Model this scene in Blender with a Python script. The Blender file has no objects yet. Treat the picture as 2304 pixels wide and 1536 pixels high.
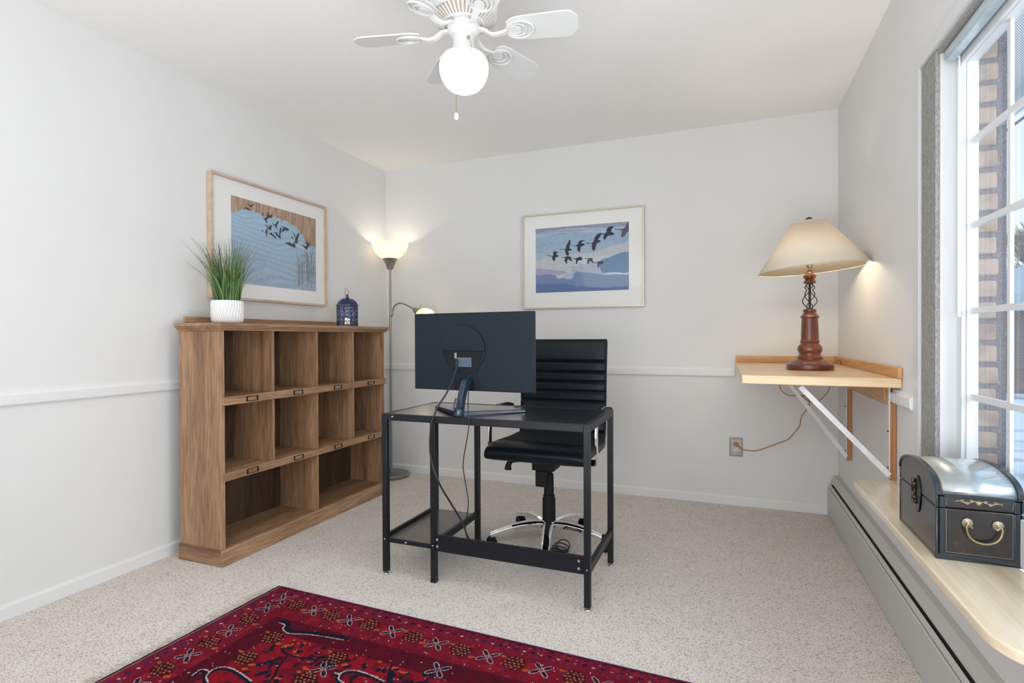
import bpy, bmesh, math, random
import numpy as np
from mathutils import Vector, Matrix
sc = bpy.context.scene
C = sc.collection
R_ = math.radians
# ---------------------------------------------------------------- camera, world, sun, fill, exposure
F_PX, YAW, PITCH, ROLL, EYE = 1220.82, 0.37659, 0.00692, -0.00432, 1.07727
fwd = Vector((-math.sin(YAW)*math.cos(PITCH), math.cos(YAW)*math.cos(PITCH), -math.sin(PITCH)))
rt = Vector((math.cos(YAW), math.sin(YAW), 0)); upv = rt.cross(fwd)
r2 = math.cos(ROLL)*rt+math.sin(ROLL)*upv; u2 = -math.sin(ROLL)*rt+math.cos(ROLL)*upv
cd = bpy.data.cameras.new('camera'); cam = bpy.data.objects.new('camera', cd); C.objects.link(cam)
m3 = Matrix((r2, u2, -fwd)).transposed()
cam.matrix_world = Matrix.Translation((0, 0, EYE)) @ m3.to_4x4()
cd.sensor_width = 36.0; cd.lens = F_PX*36.0/2304.0; cd.clip_start = 0.02; cd.clip_end = 200
sc.camera = cam
w = bpy.data.worlds.new('world'); sc.world = w; w.use_nodes = True
wn = w.node_tree.nodes; wl = w.node_tree.links
bg = wn['Background']; bg.inputs[1].default_value = 1.2
tc = wn.new('ShaderNodeTexCoord'); sx = wn.new('ShaderNodeSeparateXYZ'); rp = wn.new('ShaderNodeValToRGB')
rp.color_ramp.elements[0].position = 0.0; rp.color_ramp.elements[0].color = (0.80, 0.88, 0.95, 1)
rp.color_ramp.elements[1].position = 0.5; rp.color_ramp.elements[1].color = (0.58, 0.76, 0.96, 1)
wl.new(tc.outputs['Generated'], sx.inputs[0]); wl.new(sx.outputs[2], rp.inputs[0]); wl.new(rp.outputs[0], bg.inputs[0])
sd = bpy.data.lights.new('daylight_sun', 'SUN'); so = bpy.data.objects.new('daylight_sun', sd); C.objects.link(so)
sd.energy = 1.1; sd.angle = R_(35); sd.color = (0.90, 0.96, 1.0)
so.rotation_euler = Vector((-0.93, 0.06, -0.38)).to_track_quat('-Z', 'Y').to_euler()
def area(name, loc, d, sx_, sy_, e, col):
    l = bpy.data.lights.new(name, 'AREA'); q = bpy.data.objects.new(name, l); C.objects.link(q)
    l.shape = 'RECTANGLE'; l.size = sx_; l.size_y = sy_; l.energy = e; l.color = col
    q.location = loc; q.rotation_euler = Vector(d).to_track_quat('-Z', 'Y').to_euler()
area('room_fill_area', (-1.0, -1.45, 1.35), (0, 1, 0), 2.6, 1.8, 8, (.93, .97, 1.0))
area('ceiling_bounce_area', (-.22, .05, .75), (-.02, .60, 1), 1.9, 1.1, 48, (.94, .975, 1.0))
area('high_fill_area', (-.9, -.9, 2.1), (0, 1, -.25), 2.4, .5, 17, (.95, .98, 1.0))
area('window_fill_area', (1.5, 1.1, 1.55), (-1, 0, -.12), 1.7, 1.3, 28, (.88, .95, 1.0))  # unseen panel added outside the window to boost its daylight
sc.view_settings.view_transform = 'Standard'; sc.view_settings.look = 'None'
sc.view_settings.gamma = 1.0; sc.view_settings.use_curve_mapping = False
sc.view_settings.exposure = 0.0
sc.cycles.max_bounces = 10; sc.cycles.diffuse_bounces = 6; sc.cycles.transparent_max_bounces = 12
sc.cycles.use_denoising = True; sc.cycles.caustics_reflective = False; sc.cycles.caustics_refractive = False
sc.cycles.sample_clamp_indirect = 4.0

# ---------------------------------------------------------------- helpers
def lin(c):
    return tuple(((v/255)/12.92 if v/255 <= .04045 else ((v/255+.055)/1.055)**2.4) for v in c)

class N:
    def __init__(s, name):
        s.m = bpy.data.materials.new(name); s.m.use_nodes = True
        s.t = s.m.node_tree; s.n = s.t.nodes; s.b = s.n['Principled BSDF']; s.out = s.n['Material Output']
    def new(s, t, **k):
        x = s.n.new(t)
        for a, b in k.items(): setattr(x, a, b)
        return x
    def link(s, a, b): s.t.links.new(a, b)
    def setp(s, **k):
        for a, v in k.items():
            s.b.inputs[a.replace('_', ' ')].default_value = v
def tex(n, kind, scale, vec=None, detail=2, rough=.5, coords='Object', mscale=None, rot=None):
    t = n.new('ShaderNodeTexCoord'); mp = n.new('ShaderNodeMapping')
    n.link(t.outputs[coords], mp.inputs[0])
    if mscale: mp.inputs['Scale'].default_value = mscale
    if rot: mp.inputs['Rotation'].default_value = rot
    x = n.new(kind); n.link(mp.outputs[0], x.inputs['Vector'])
    x.inputs['Scale'].default_value = scale
    if kind == 'ShaderNodeTexNoise':
        x.inputs['Detail'].default_value = detail; x.inputs['Roughness'].default_value = rough
    return x
def ramp(n, src, stops):
    r = n.new('ShaderNodeValToRGB'); e = r.color_ramp.elements
    while len(e) < len(stops): e.new(.5)
    for el, (p, c) in zip(e, stops):
        el.position = p; el.color = (*c, 1)
    n.link(src, r.inputs[0]); return r
def bump(n, src, strength, dist):
    b = n.new('ShaderNodeBump'); b.inputs['Strength'].default_value = strength; b.inputs['Distance'].default_value = dist
    n.link(src, b.inputs['Height']); n.link(b.outputs[0], n.b.inputs['Normal']); return b
def plain(name, c, rough=.5, metal=0.0, var=.06, vs=30, bstr=0, bscale=200, bdist=.0005, coat=0, spec=None):
    n = N(name); t = tex(n, 'ShaderNodeTexNoise', vs)
    r = ramp(n, t.outputs[0], [(.3, tuple(v*(1-var) for v in c)), (.7, tuple(min(1, v*(1+var)) for v in c))])
    n.link(r.outputs[0], n.b.inputs['Base Color']); n.setp(Roughness=rough, Metallic=metal)
    if coat: n.setp(Coat_Weight=coat)
    if spec is not None: n.b.inputs['Specular IOR Level'].default_value = spec
    if bstr:
        t2 = tex(n, 'ShaderNodeTexNoise', bscale, detail=3); bump(n, t2.outputs[0], bstr, bdist)
    return n.m
def wood(name, stops, axis='Z', scale=14, stretch=.06, rough=.5, fine=.35, coat=0):
    n = N(name); ms = {'X': (stretch, 1, 1), 'Y': (1, stretch, 1), 'Z': (1, 1, stretch)}[axis]
    a = tex(n, 'ShaderNodeTexNoise', scale, detail=5, rough=.6, mscale=ms); a.inputs['Distortion'].default_value = .6
    r = ramp(n, a.outputs[0], stops)
    f = tex(n, 'ShaderNodeTexNoise', scale*9, detail=2, mscale=ms)
    fr = ramp(n, f.outputs[0], [(.35, (1-fine,)*3), (.6, (1, 1, 1))])
    mx = n.new('ShaderNodeMix', data_type='RGBA', blend_type='MULTIPLY'); mx.inputs[0].default_value = 1
    n.link(r.outputs[0], mx.inputs[6]); n.link(fr.outputs[0], mx.inputs[7]); n.link(mx.outputs[2], n.b.inputs['Base Color'])
    n.setp(Roughness=rough)
    if coat: n.setp(Coat_Weight=coat, Coat_Roughness=.2)
    bump(n, f.outputs[0], .15, .0006)
    return n.m
def glassmat(name, tint=(1, 1, 1), refl=.08):
    n = N(name); tr = n.new('ShaderNodeBsdfTransparent'); gl = n.new('ShaderNodeBsdfGlossy'); mx = n.new('ShaderNodeMixShader')
    tr.inputs[0].default_value = (*tint, 1); gl.inputs['Roughness'].default_value = .02
    lw = n.new('ShaderNodeLayerWeight'); lw.inputs[0].default_value = .5
    pw = n.new('ShaderNodeMath', operation='POWER'); pw.inputs[1].default_value = 5; n.link(lw.outputs['Facing'], pw.inputs[0])
    fr = n.new('ShaderNodeMath', operation='MULTIPLY_ADD'); fr.inputs[1].default_value = .7; fr.inputs[2].default_value = refl*.5; n.link(pw.outputs[0], fr.inputs[0])
    n.link(fr.outputs[0], mx.inputs[0]); n.link(tr.outputs[0], mx.inputs[1]); n.link(gl.outputs[0], mx.inputs[2])
    n.link(mx.outputs[0], n.out.inputs[0]); return n.m
def attrmat(name, rough, bscale, bstr, sheen=0):
    n = N(name); a = n.new('ShaderNodeAttribute', attribute_name='Col')
    t = tex(n, 'ShaderNodeTexNoise', bscale, detail=2)
    r = ramp(n, t.outputs[0], [(.3, (.86, .86, .86)), (.65, (1, 1, 1))])
    mx = n.new('ShaderNodeMix', data_type='RGBA', blend_type='MULTIPLY'); mx.inputs[0].default_value = 1
    n.link(a.outputs['Color'], mx.inputs[6]); n.link(r.outputs[0], mx.inputs[7]); n.link(mx.outputs[2], n.b.inputs['Base Color'])
    n.setp(Roughness=rough, Sheen_Weight=sheen); n.b.inputs['Specular IOR Level'].default_value = .08
    if bstr: bump(n, t.outputs[0], bstr, .001)
    return n.m
def emis(name, c, s, base=(1, 1, 1)):
    n = N(name); n.setp(Base_Color=(*base, 1), Emission_Color=(*c, 1), Emission_Strength=s, Roughness=.4); return n.m
def translucent(name, c, tcol, mixf=.5, e=None, es=0):
    n = N(name); d = n.new('ShaderNodeBsdfDiffuse'); t = n.new('ShaderNodeBsdfTranslucent'); mx = n.new('ShaderNodeMixShader')
    tx = tex(n, 'ShaderNodeTexNoise', 220); r = ramp(n, tx.outputs[0], [(.3, tuple(v*.95 for v in c)), (.7, c)])
    n.link(r.outputs[0], d.inputs[0]); t.inputs[0].default_value = (*tcol, 1); mx.inputs[0].default_value = mixf
    n.link(d.outputs[0], mx.inputs[1]); n.link(t.outputs[0], mx.inputs[2])
    last = mx.outputs[0]
    if es:
        em = n.new('ShaderNodeEmission'); em.inputs[0].default_value = (*e, 1); em.inputs[1].default_value = es
        ad_ = n.new('ShaderNodeAddShader'); n.link(last, ad_.inputs[0]); n.link(em.outputs[0], ad_.inputs[1]); last = ad_.outputs[0]
    n.link(last, n.out.inputs[0]); return n.m

def thing(name, label, cat, loc=(0, 0, 0), group=None, kind=None):
    o = bpy.data.objects.new(name, None); o.empty_display_size = .05; C.objects.link(o); o.location = loc
    if label: o['label'] = label
    if cat: o['category'] = cat
    if group: o['group'] = group
    if kind: o['kind'] = kind
    return o
def root(o):
    while o.parent: o = o.parent
    return o
class MB:
    def __init__(s): s.v = []; s.f = []; s.T = None
    def add(s, vs, fs):
        b = len(s.v)
        if s.T is not None: vs = [tuple(s.T @ Vector(v)) for v in vs]
        s.v += [tuple(v) for v in vs]; s.f += [tuple(i+b for i in f) for f in fs]; return s
    def box(s, x0, x1, y0, y1, z0, z1):
        vs = [(x, y, z) for x in (x0, x1) for y in (y0, y1) for z in (z0, z1)]
        return s.add(vs, [(0, 1, 3, 2), (4, 6, 7, 5), (0, 4, 5, 1), (2, 3, 7, 6), (0, 2, 6, 4), (1, 5, 7, 3)])
    def prism(s, poly, axis, a, b):
        n = len(poly); vs = []
        for t in (a, b):
            for p in poly:
                vs.append({'X': (t, p[0], p[1]), 'Y': (p[0], t, p[1]), 'Z': (p[0], p[1], t)}[axis])
        fs = [tuple(range(n))[::-1], tuple(range(n, 2*n))]+[(i, (i+1) % n, n+(i+1) % n, n+i) for i in range(n)]
        return s.add(vs, fs)
    def lathe(s, prof, c, seg=48, sx_=1, sy_=1, wob=None):
        vs = []; fs = []; n = len(prof)
        for i in range(seg):
            a = 2*math.pi*i/seg
            for (r, z) in prof:
                rr = r*(wob(a, z) if wob else 1)
                vs.append((c[0]+rr*sx_*math.cos(a), c[1]+rr*sy_*math.sin(a), c[2]+z))
        for i in range(seg):
            j = (i+1) % seg
            for k in range(n-1): fs.append((i*n+k, j*n+k, j*n+k+1, i*n+k+1))
        if prof[0][0] > 1e-6 and s.capl: fs.append(tuple(i*n for i in range(seg)))
        if prof[-1][0] > 1e-6 and s.capl: fs.append(tuple(i*n+n-1 for i in range(seg))[::-1])
        return s.add(vs, fs)
    capl = True
    def cyl(s, p, q, r, seg=20, r2=None):
        return s.tube([p, q], r, seg, smooth=False, r1=r2)
    def tube(s, pts, r, seg=10, smooth=True, r1=None, sub=6, sect=None, up=None):
        P = [Vector(p) for p in pts]
        if smooth and len(P) > 2: P = cr(P, sub)
        n = len(P); T = []
        for i in range(n):
            T.append((P[min(i+1, n-1)]-P[max(i-1, 0)]).normalized())
        u = Vector(up) if up else (Vector((0, 0, 1)) if abs(T[0].z) < .9 else Vector((1, 0, 0)))
        u = (u-T[0]*u.dot(T[0])).normalized(); vs = []; fs = []
        for i in range(n):
            if i and not up: u = (u-T[i]*u.dot(T[i])).normalized()
            if up:
                u = Vector(up); u = (u-T[i]*u.dot(T[i])).normalized()
            v = T[i].cross(u); k = i/(n-1); 
            if sect:
                sc_ = sect(k) if callable(sect) else sect
                for (a, b) in sc_: vs.append(P[i]+u*a+v*b)
                m = len(sc_)
            else:
                rr = r if r1 is None else r+(r1-r)*k; m = seg
                for j in range(seg):
                    a = 2*math.pi*j/seg; vs.append(P[i]+u*rr*math.cos(a)+v*rr*math.sin(a))
        for i in range(n-1):
            for j in range(m): fs.append((i*m+j, i*m+(j+1) % m, (i+1)*m+(j+1) % m, (i+1)*m+j))
        fs.append(tuple(range(m))[::-1]); fs.append(tuple((n-1)*m+j for j in range(m)))
        return s.add(vs, fs)
    def sphere(s, c, r, seg=16, rz=None):
        rz = rz or r; prof = [(r*math.sin(math.pi*k/10), -rz*math.cos(math.pi*k/10)) for k in range(11)]
        return s.lathe(prof, c, seg)
    def build(s, name, mat, parent=None, smooth=True, bevel=0, angle=35, loc=None, seg=2, solid=0):
        me = bpy.data.meshes.new(name)
        off = Vector(root(parent).location) if parent else Vector(loc or (0, 0, 0))
        me.from_pydata([tuple(Vector(v)-off) for v in s.v], [], s.f)
        bm = bmesh.new(); bm.from_mesh(me)
        bmesh.ops.remove_doubles(bm, verts=bm.verts, dist=1e-6)
        bmesh.ops.recalc_face_normals(bm, faces=bm.faces); bm.to_mesh(me); bm.free()
        me.materials.append(mat)
        if smooth:
            me.polygons.foreach_set('use_smooth', [True]*len(me.polygons)); me.set_sharp_from_angle(angle=R_(angle))
        o = bpy.data.objects.new(name, me); C.objects.link(o)
        if parent: o.parent = parent
        else: o.location = off
        if solid:
            d = o.modifiers.new('solid', 'SOLIDIFY'); d.thickness = solid; d.offset = 0
        if bevel:
            b = o.modifiers.new('bevel', 'BEVEL'); b.width = bevel; b.segments = seg; b.limit_method = 'ANGLE'; b.angle_limit = R_(40)
            b.harden_normals = False
        return o
def cr(P, sub):
    out = []; n = len(P)
    for i in range(n-1):
        p0, p1, p2, p3 = P[max(i-1, 0)], P[i], P[i+1], P[min(i+2, n-1)]
        for k in range(sub):
            t = k/sub
            out.append(.5*((2*p1)+(p2-p0)*t+(2*p0-5*p1+4*p2-p3)*t*t+(3*p1-p0-3*p2+p3)*t**3))
    out.append(P[-1]); return out
def tag(o, label=None, cat=None, group=None, kind=None):
    if label: o['label'] = label
    if cat: o['category'] = cat
    if group: o['group'] = group
    if kind: o['kind'] = kind
    return o
def struct(o): o['kind'] = 'structure'; return o

# ---------------------------------------------------------------- room dimensions (metres)
XL, XR, YB, YR, H = -2.5905, 0.6239, 3.7561, -1.7, 2.44
WY0, WY1, WZ0, WZ1 = 0.55, 2.236, 0.505, 1.983          # window opening in the right wall

# ---------------------------------------------------------------- materials
M_wall = plain('wall_paint', (.745, .745, .74), .7, var=.012, vs=3, bstr=.08, bscale=160, bdist=.0006, spec=.3)
nn = N('ceiling_texture'); nn.setp(Base_Color=(.94, .935, .92, 1), Roughness=.9); nn.b.inputs['Specular IOR Level'].default_value = .1
tt = tex(nn, 'ShaderNodeTexNoise', 150, detail=4, rough=.65); bump(nn, tt.outputs[0], .55, .003); M_ceil = nn.m
M_trim = plain('trim_paint', (.775, .775, .775), .45, var=.01, vs=4)
M_vinyl = plain('white_vinyl', (.68, .69, .70), .35, var=.01, vs=4)
nn = N('berber_carpet')
v1 = tex(nn, 'ShaderNodeTexVoronoi', 150, mscale=(1, 1.25, 1)); n1 = tex(nn, 'ShaderNodeTexNoise', 230, detail=3, rough=.7)
n2 = tex(nn, 'ShaderNodeTexNoise', 9, detail=2)
cr1 = ramp(nn, n1.outputs[0], [(.32, (.30, .26, .235)), (.44, (.80, .74, .69)), (.62, (.98, .93, .88))])
cr2 = ramp(nn, v1.outputs['Distance'], [(0, (1.0, 1.0, 1.0)), (.55, (.86, .85, .84)), (.9, (.56, .54, .52))])
cr3 = ramp(nn, n2.outputs[0], [(.3, (.94, .935, .93)), (.7, (1, 1, 1))])
mx1 = nn.new('ShaderNodeMix', data_type='RGBA', blend_type='MULTIPLY'); mx1.inputs[0].default_value = 1
mx2 = nn.new('ShaderNodeMix', data_type='RGBA', blend_type='MULTIPLY'); mx2.inputs[0].default_value = 1
nn.link(cr1.outputs[0], mx1.inputs[6]); nn.link(cr2.outputs[0], mx1.inputs[7]); nn.link(mx1.outputs[2], mx2.inputs[6]); nn.link(cr3.outputs[0], mx2.inputs[7])
nn.link(mx2.outputs[2], nn.b.inputs['Base Color']); nn.setp(Roughness=1.0); nn.b.inputs['Specular IOR Level'].default_value = .05
bump(nn, n1.outputs[0], .5, .004); M_carpet = nn.m
OAK = [(.25, lin((112, 82, 58))), (.45, lin((158, 121, 90))), (.6, lin((176, 138, 105))), (.8, lin((194, 157, 124)))]
M_oakZ = wood('rustic_oak_upright', OAK, 'Z', 13, .07, .55)
M_oakY = wood('rustic_oak_lengthwise', OAK, 'Y', 13, .07, .55)
M_oakback = wood('shaded_oak_backboard', [(.25, lin((52, 36, 25))), (.5, lin((78, 57, 40))), (.8, lin((102, 77, 54)))], 'Z', 13, .07, .6)  # oak darkened in its colour for the shade inside the compartments
M_oakX = wood('rustic_oak_crosswise', OAK, 'X', 13, .07, .55)
M_iron = plain('aged_iron', (.03, .028, .026), .45, .7)
M_white_ceramic = plain('white_ceramic', (.80, .80, .80), .5, var=.02)
M_black = plain('black_powder_coat', (.007, .009, .013), .42, var=.1, spec=.35)
M_desktop = wood('black_woodgrain_board', [(.3, (.012, .012, .013)), (.7, (.022, .021, .022))], 'X', 20, .05, .22, .25, coat=.6)
M_monitor = plain('slate_plastic', (.010, .018, .028), .42, var=.06, vs=300, bstr=.25, bscale=900, bdist=.0003, spec=.2)
M_stand = plain('blue_black_plastic', (.010, .024, .050), .25, var=.05, coat=.3)
M_matblack = plain('matt_black_plastic', (.008, .008, .009), .55, spec=.25)
M_leather = plain('black_leather', (.006, .009, .014), .38, var=.12, vs=60, bstr=.25, bscale=420, bdist=.0006, spec=.2)
M_chrome = plain('polished_chrome', (.80, .81, .83), .07, 1.0, var=.01)
M_steel = plain('satin_screw_steel', (.65, .65, .66), .3, .8, var=.02)
M_nickel = plain('brushed_nickel', (.30, .285, .27), .36, .85, var=.04)
M_brass = plain('antique_brass', (.35, .27, .15), .35, .9)
M_pine = wood('pale_pine', [(.3, lin((206, 168, 122))), (.5, lin((226, 194, 152))), (.75, lin((236, 211, 174)))], 'X', 9, .08, .38, .12, coat=.3)
M_pineY = wood('pale_pine_sill', [(.3, lin((222, 200, 166))), (.5, lin((238, 222, 196))), (.75, lin((245, 234, 214)))], 'Y', 9, .07, .3, .10, coat=.8)
M_honey = wood('honey_maple', [(.3, lin((176, 118, 66))), (.5, lin((202, 148, 92))), (.75, lin((216, 168, 112)))], 'Y', 8, .08, .42, .15, coat=.2)
M_honeyX = wood('honey_maple_crosswise', [(.3, lin((190, 134, 80))), (.5, lin((214, 164, 108))), (.75, lin((224, 180, 124)))], 'X', 8, .08, .42, .15, coat=.2)
M_honeyZ = wood('honey_maple_upright', [(.3, lin((160, 104, 56))), (.5, lin((186, 130, 78))), (.75, lin((200, 150, 96)))], 'Z', 8, .08, .45, .18)
M_mahog = wood('turned_mahogany', [(.3, lin((70, 26, 14))), (.5, lin((112, 50, 30))), (.75, lin((140, 72, 44)))], 'Z', 16, .1, .28, .3, coat=.5)
M_whitemetal = plain('white_enamel_metal', (.72, .73, .75), .4)
M_heater = plain('heater_enamel', (.53, .53, .51), .42, var=.01, vs=5)
M_heatdark = plain('heater_slot_dark', (.012, .012, .012), .8)
M_frameL = wood('ash_frame', [(.3, lin((196, 168, 146))), (.7, lin((218, 196, 176)))], 'Y', 20, .06, .5, .12)
M_frameB = plain('champagne_metal_frame', lin((206, 196, 178)), .35, .35, var=.03)
M_mat = plain('picture_mat_board', (.84, .84, .82), .8, var=.01)
M_print = attrmat('watercolour_print', .7, 400, 0)
M_glass = glassmat('clear_glass')
M_pglass = glassmat('picture_glass', refl=.012)
M_rug = attrmat('wool_rug', 1.0, 330, .6, 0)
M_fringe = plain('rug_fringe_cotton', lin((188, 178, 164)), .9, var=.2, vs=60)
M_fringedark = plain('rug_edge_cord', lin((54, 34, 40)), .9, var=.4, vs=90)
M_globe = emis('lit_opal_glass', (1.0, .95, .84), 1.5, (.25, .25, .24))
M_fan = plain('white_fan_enamel', (.66, .66, .655), .35, var=.01)
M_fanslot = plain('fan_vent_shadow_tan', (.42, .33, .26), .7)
M_cord = plain('golden_brown_cord', lin((160, 110, 48)), .5)
M_cable = plain('black_cable', (.012, .012, .016), .4)
M_green = None

# ---------------------------------------------------------------- setting
struct(MB().box(XL-.1, XR+.1, YR-.1, YB+.1, -.1, 0).build('floor', M_carpet, smooth=False))
struct(MB().box(XL-.1, XR+.1, YR-.1, YB+.1, H, H+.1).build('ceiling', M_ceil, smooth=False))
struct(MB().box(XL-.1, XL, YR, YB, 0, H).build('wall_left', M_wall, smooth=False))
struct(MB().box(XL-.1, XR+.1, YB, YB+.1, 0, H).build('wall_back', M_wall, smooth=False))
struct(MB().box(XL-.1, XR+.1, YR-.1, YR, 0, H).build('wall_front', M_wall, smooth=False))
w_ = MB(); w_.box(XR, XR+.1, YR, WY0, 0, H); w_.box(XR, XR+.1, WY1, YB, 0, H); w_.box(XR, XR+.1, WY0, WY1, 0, WZ0-.026); w_.box(XR, XR+.1, WY0, WY1, WZ1, H)
struct(w_.build('wall_right', M_wall, smooth=False))
# baseboards (eased top edge) and chair rails
bb = lambda t, h: [(0, 0), (t, 0), (t, h-.012), (t*.5, h-.002), (0, h)]
b = MB(); b.prism([(XL+x, z) for x, z in bb(.013, .060)], 'Y', YR, YB-.013); struct(b.build('baseboard_left', M_trim, smooth=False))
b = MB(); b.prism([(YB-x, z) for x, z in bb(.013, .060)], 'X', XL, XR-.056); struct(b.build('baseboard_back', M_trim, smooth=False))
rail = [(0, .822), (.012, .822), (.016, .828), (.017, .862), (.010, .868), (.008, .876), (0, .877)]
b = MB(); b.prism([(XL+x, z) for x, z in rail], 'Y', YR, YB); struct(b.build('trim_1', M_trim, smooth=False))
b = MB(); b.prism([(YB-x, z) for x, z in rail], 'X', XL+.017, .05); struct(b.build('trim_2', M_trim, smooth=False))
b = MB(); b.prism([(XR-x*1.4, z-.008) for x, z in rail], 'Y', 2.30, 2.545); struct(b.build('trim_3', M_trim, smooth=False))

# ---------------------------------------------------------------- window
win = thing('window_1', 'large white vinyl window with white grids, in the right wall above the pine sill', 'window', (XR, WY0, WZ0), kind='structure')
c = MB()
for (y0, y1, z0, z1) in ((WY1, WY1+.059, WZ0-.10, WZ1+.05), (WY0-.06, WY0, WZ0-.10, WZ1+.05), (WY0, WY1, WZ1, WZ1+.05)):
    c.box(XR-.014, XR-.0005, y0, y1, z0, z1)
o = c.build('casing', M_vinyl, win, bevel=.004)
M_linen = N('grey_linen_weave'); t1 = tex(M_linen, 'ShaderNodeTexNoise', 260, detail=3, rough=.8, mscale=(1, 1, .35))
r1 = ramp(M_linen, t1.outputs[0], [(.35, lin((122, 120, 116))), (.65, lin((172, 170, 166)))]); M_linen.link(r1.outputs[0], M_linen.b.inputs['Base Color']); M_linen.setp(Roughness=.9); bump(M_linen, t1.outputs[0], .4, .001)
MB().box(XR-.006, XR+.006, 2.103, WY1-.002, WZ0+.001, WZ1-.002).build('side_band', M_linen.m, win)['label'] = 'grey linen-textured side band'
c = MB(); c.box(XR+.006, XR+.091, 2.10, WY1-.002, WZ0, WZ1-.002); c.box(XR+.001, XR+.075, WY0+.002, WY0+.06, WZ0, WZ1-.002)
c.build('jamb', M_vinyl, win)
MB().box(XR+.001, XR+.075, WY0+.06, 2.10, WZ1-.014, WZ1-.002).build('shaded_head_jamb', M_linen.m, win)  # grey weave here stands in for shade on the head underside
GX = .703
c = MB()   # sash frame with stepped profile
SY0, SY1, GZ0, GZ1 = .62, 2.10, .625, 1.915
for (d, x0, x1) in ((0, .672, .71), (.018, .684, .715)):
    gy1 = 2.064-d*.08; gy0 = .68+d*.08
    a0 = .0+d
    y1o, y0o, z1o, z0o = SY1-a0, SY0+a0, 1.969-a0, WZ0+.001+a0
    c.box(x0, x1, gy1, y1o, z0o, z1o); c.box(x0, x1, y0o, gy0, z0o, z1o); c.box(x0, x1, gy0, gy1, GZ1-d*.08, z1o); c.box(x0, x1, gy0, gy1, z0o, GZ0+d*.08)
c.build('sash_frame', M_vinyl, win, bevel=.002)
MB().box(GX+.005, GX+.010, .681, 2.062, GZ0+.002, GZ1-.002).build('window_pane', M_glass, win, smooth=False)
c = MB()
for z in (1.672, 1.414, 1.153, .890): c.box(GX-.006, GX+.004, .682, 2.062, z-.009, z+.009)
y = 1.829
while y > .7: c.box(GX-.0052, GX+.0035, y-.008, y+.008, GZ0+.002, GZ1-.002); y -= .219
c.build('muntin_grid', M_vinyl, win, smooth=False)
c = MB().box(XR+.010, XR+.045, .66, 2.085, WZ1-.05, WZ1-.015)
c.build('blind_headrail', plain('pale_blue_glossy_rail', (.50, .62, .68), .15, .3), win, bevel=.006)
wd = thing('blind_wand', 'slim white tilt wand hanging from the top of the window frame', 'wand', (.664, 2.055, 1.2))
MB().tube([(.664, 2.055, 1.935), (.664, 2.055, 1.90)], .003, 8, False).tube([(.664, 2.055, 1.90), (.664, 2.056, 1.135)], .0055, 10, False).build('rod', M_vinyl, wd)
MB().tube([(.664, 2.055, 1.953), (.660, 2.051, 1.945), (.661, 2.054, 1.935), (.664, 2.055, 1.930)], .003, 8).build('hook', M_vinyl, wd)

# pine window sill shelf (rounded corners, runs into the recess)
def rounded(x0, x1, y0, y1, rs):
    pts = []
    for (cx, cy, r, a0) in ((x1, y1, rs[0], 0), (x0, y1, rs[1], 90), (x0, y0, rs[2], 180), (x1, y0, rs[3], 270)):
        if r == 0: pts.append((cx, cy)); continue
        sx_ = -1 if cx == x1 else 1; sy_ = -1 if cy == y1 else 1
        for k in range(11):
            a = R_(a0+9*k); pts.append((cx+sx_*r+r*math.cos(a), cy+sy_*r+r*math.sin(a)))
    return pts
poly = rounded(.466, XR-.001, 1.20, 2.53, (0, .055, .13, 0))
poly = poly[:0]+[(XR-.001, 2.53)]+[p for p in poly if p[0] < XR-.002]+[(XR-.001, 1.20), (.67, 1.20), (.67, 2.095), (XR-.001, 2.095)]
o = MB().prism(poly, 'Z', .480, .5045).build('window_sill', M_pineY, loc=(.55, 1.86, .480), bevel=.004, seg=3)
tag(o, 'thick pale pine window sill board with rounded corners under the trunk', 'sill')
c = MB()
for i, z in enumerate((.5046,)):
    pts = []
k = thing
# ---------------------------------------------------------------- baseboard heater
ht = thing('baseboard_heater', 'long grey metal baseboard heater running along the right wall', 'heater', (XR-.03, 1.5, 0))
X = XR; y0, y1 = -.6, YB-.001
fp = [(X-.056, .004), (X-.050, .004), (X-.050, .158), (X-.048, .165), (X-.053, .168), (X-.057, .160)]
MB().prism(fp, 'Y', y0, y1-.016).build('front_panel', M_heater, ht, smooth=False)
MB().prism([(X-.0525, .171), (X-.051, .174), (X-.0425, .186), (X-.044, .184)], 'Y', y0, y1-.016).build('damper', M_heater, ht, smooth=False)
MB().prism([(X-.045, .02), (X-.004, .02), (X-.004, .19), (X-.030, .188), (X-.045, .165)], 'Y', y0+.01, y1-.02).build('fin_core', M_heatdark, ht, smooth=False)
MB().prism([(X-.0385, .199), (X-.032, .203), (X-.020, .236), (X-.001, .236), (X-.001, .239), (X-.022, .239), (X-.0385, .208)], 'Y', y0, y1).build('top_hood', M_heater, ht, smooth=False)
MB().prism([(X-.058, .0), (X-.001, .0), (X-.001, .236), (X-.020, .236), (X-.040, .195), (X-.058, .166)], 'Y', y1-.016, y1-.001).build('end_cap', M_heater, ht, bevel=.001)

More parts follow.
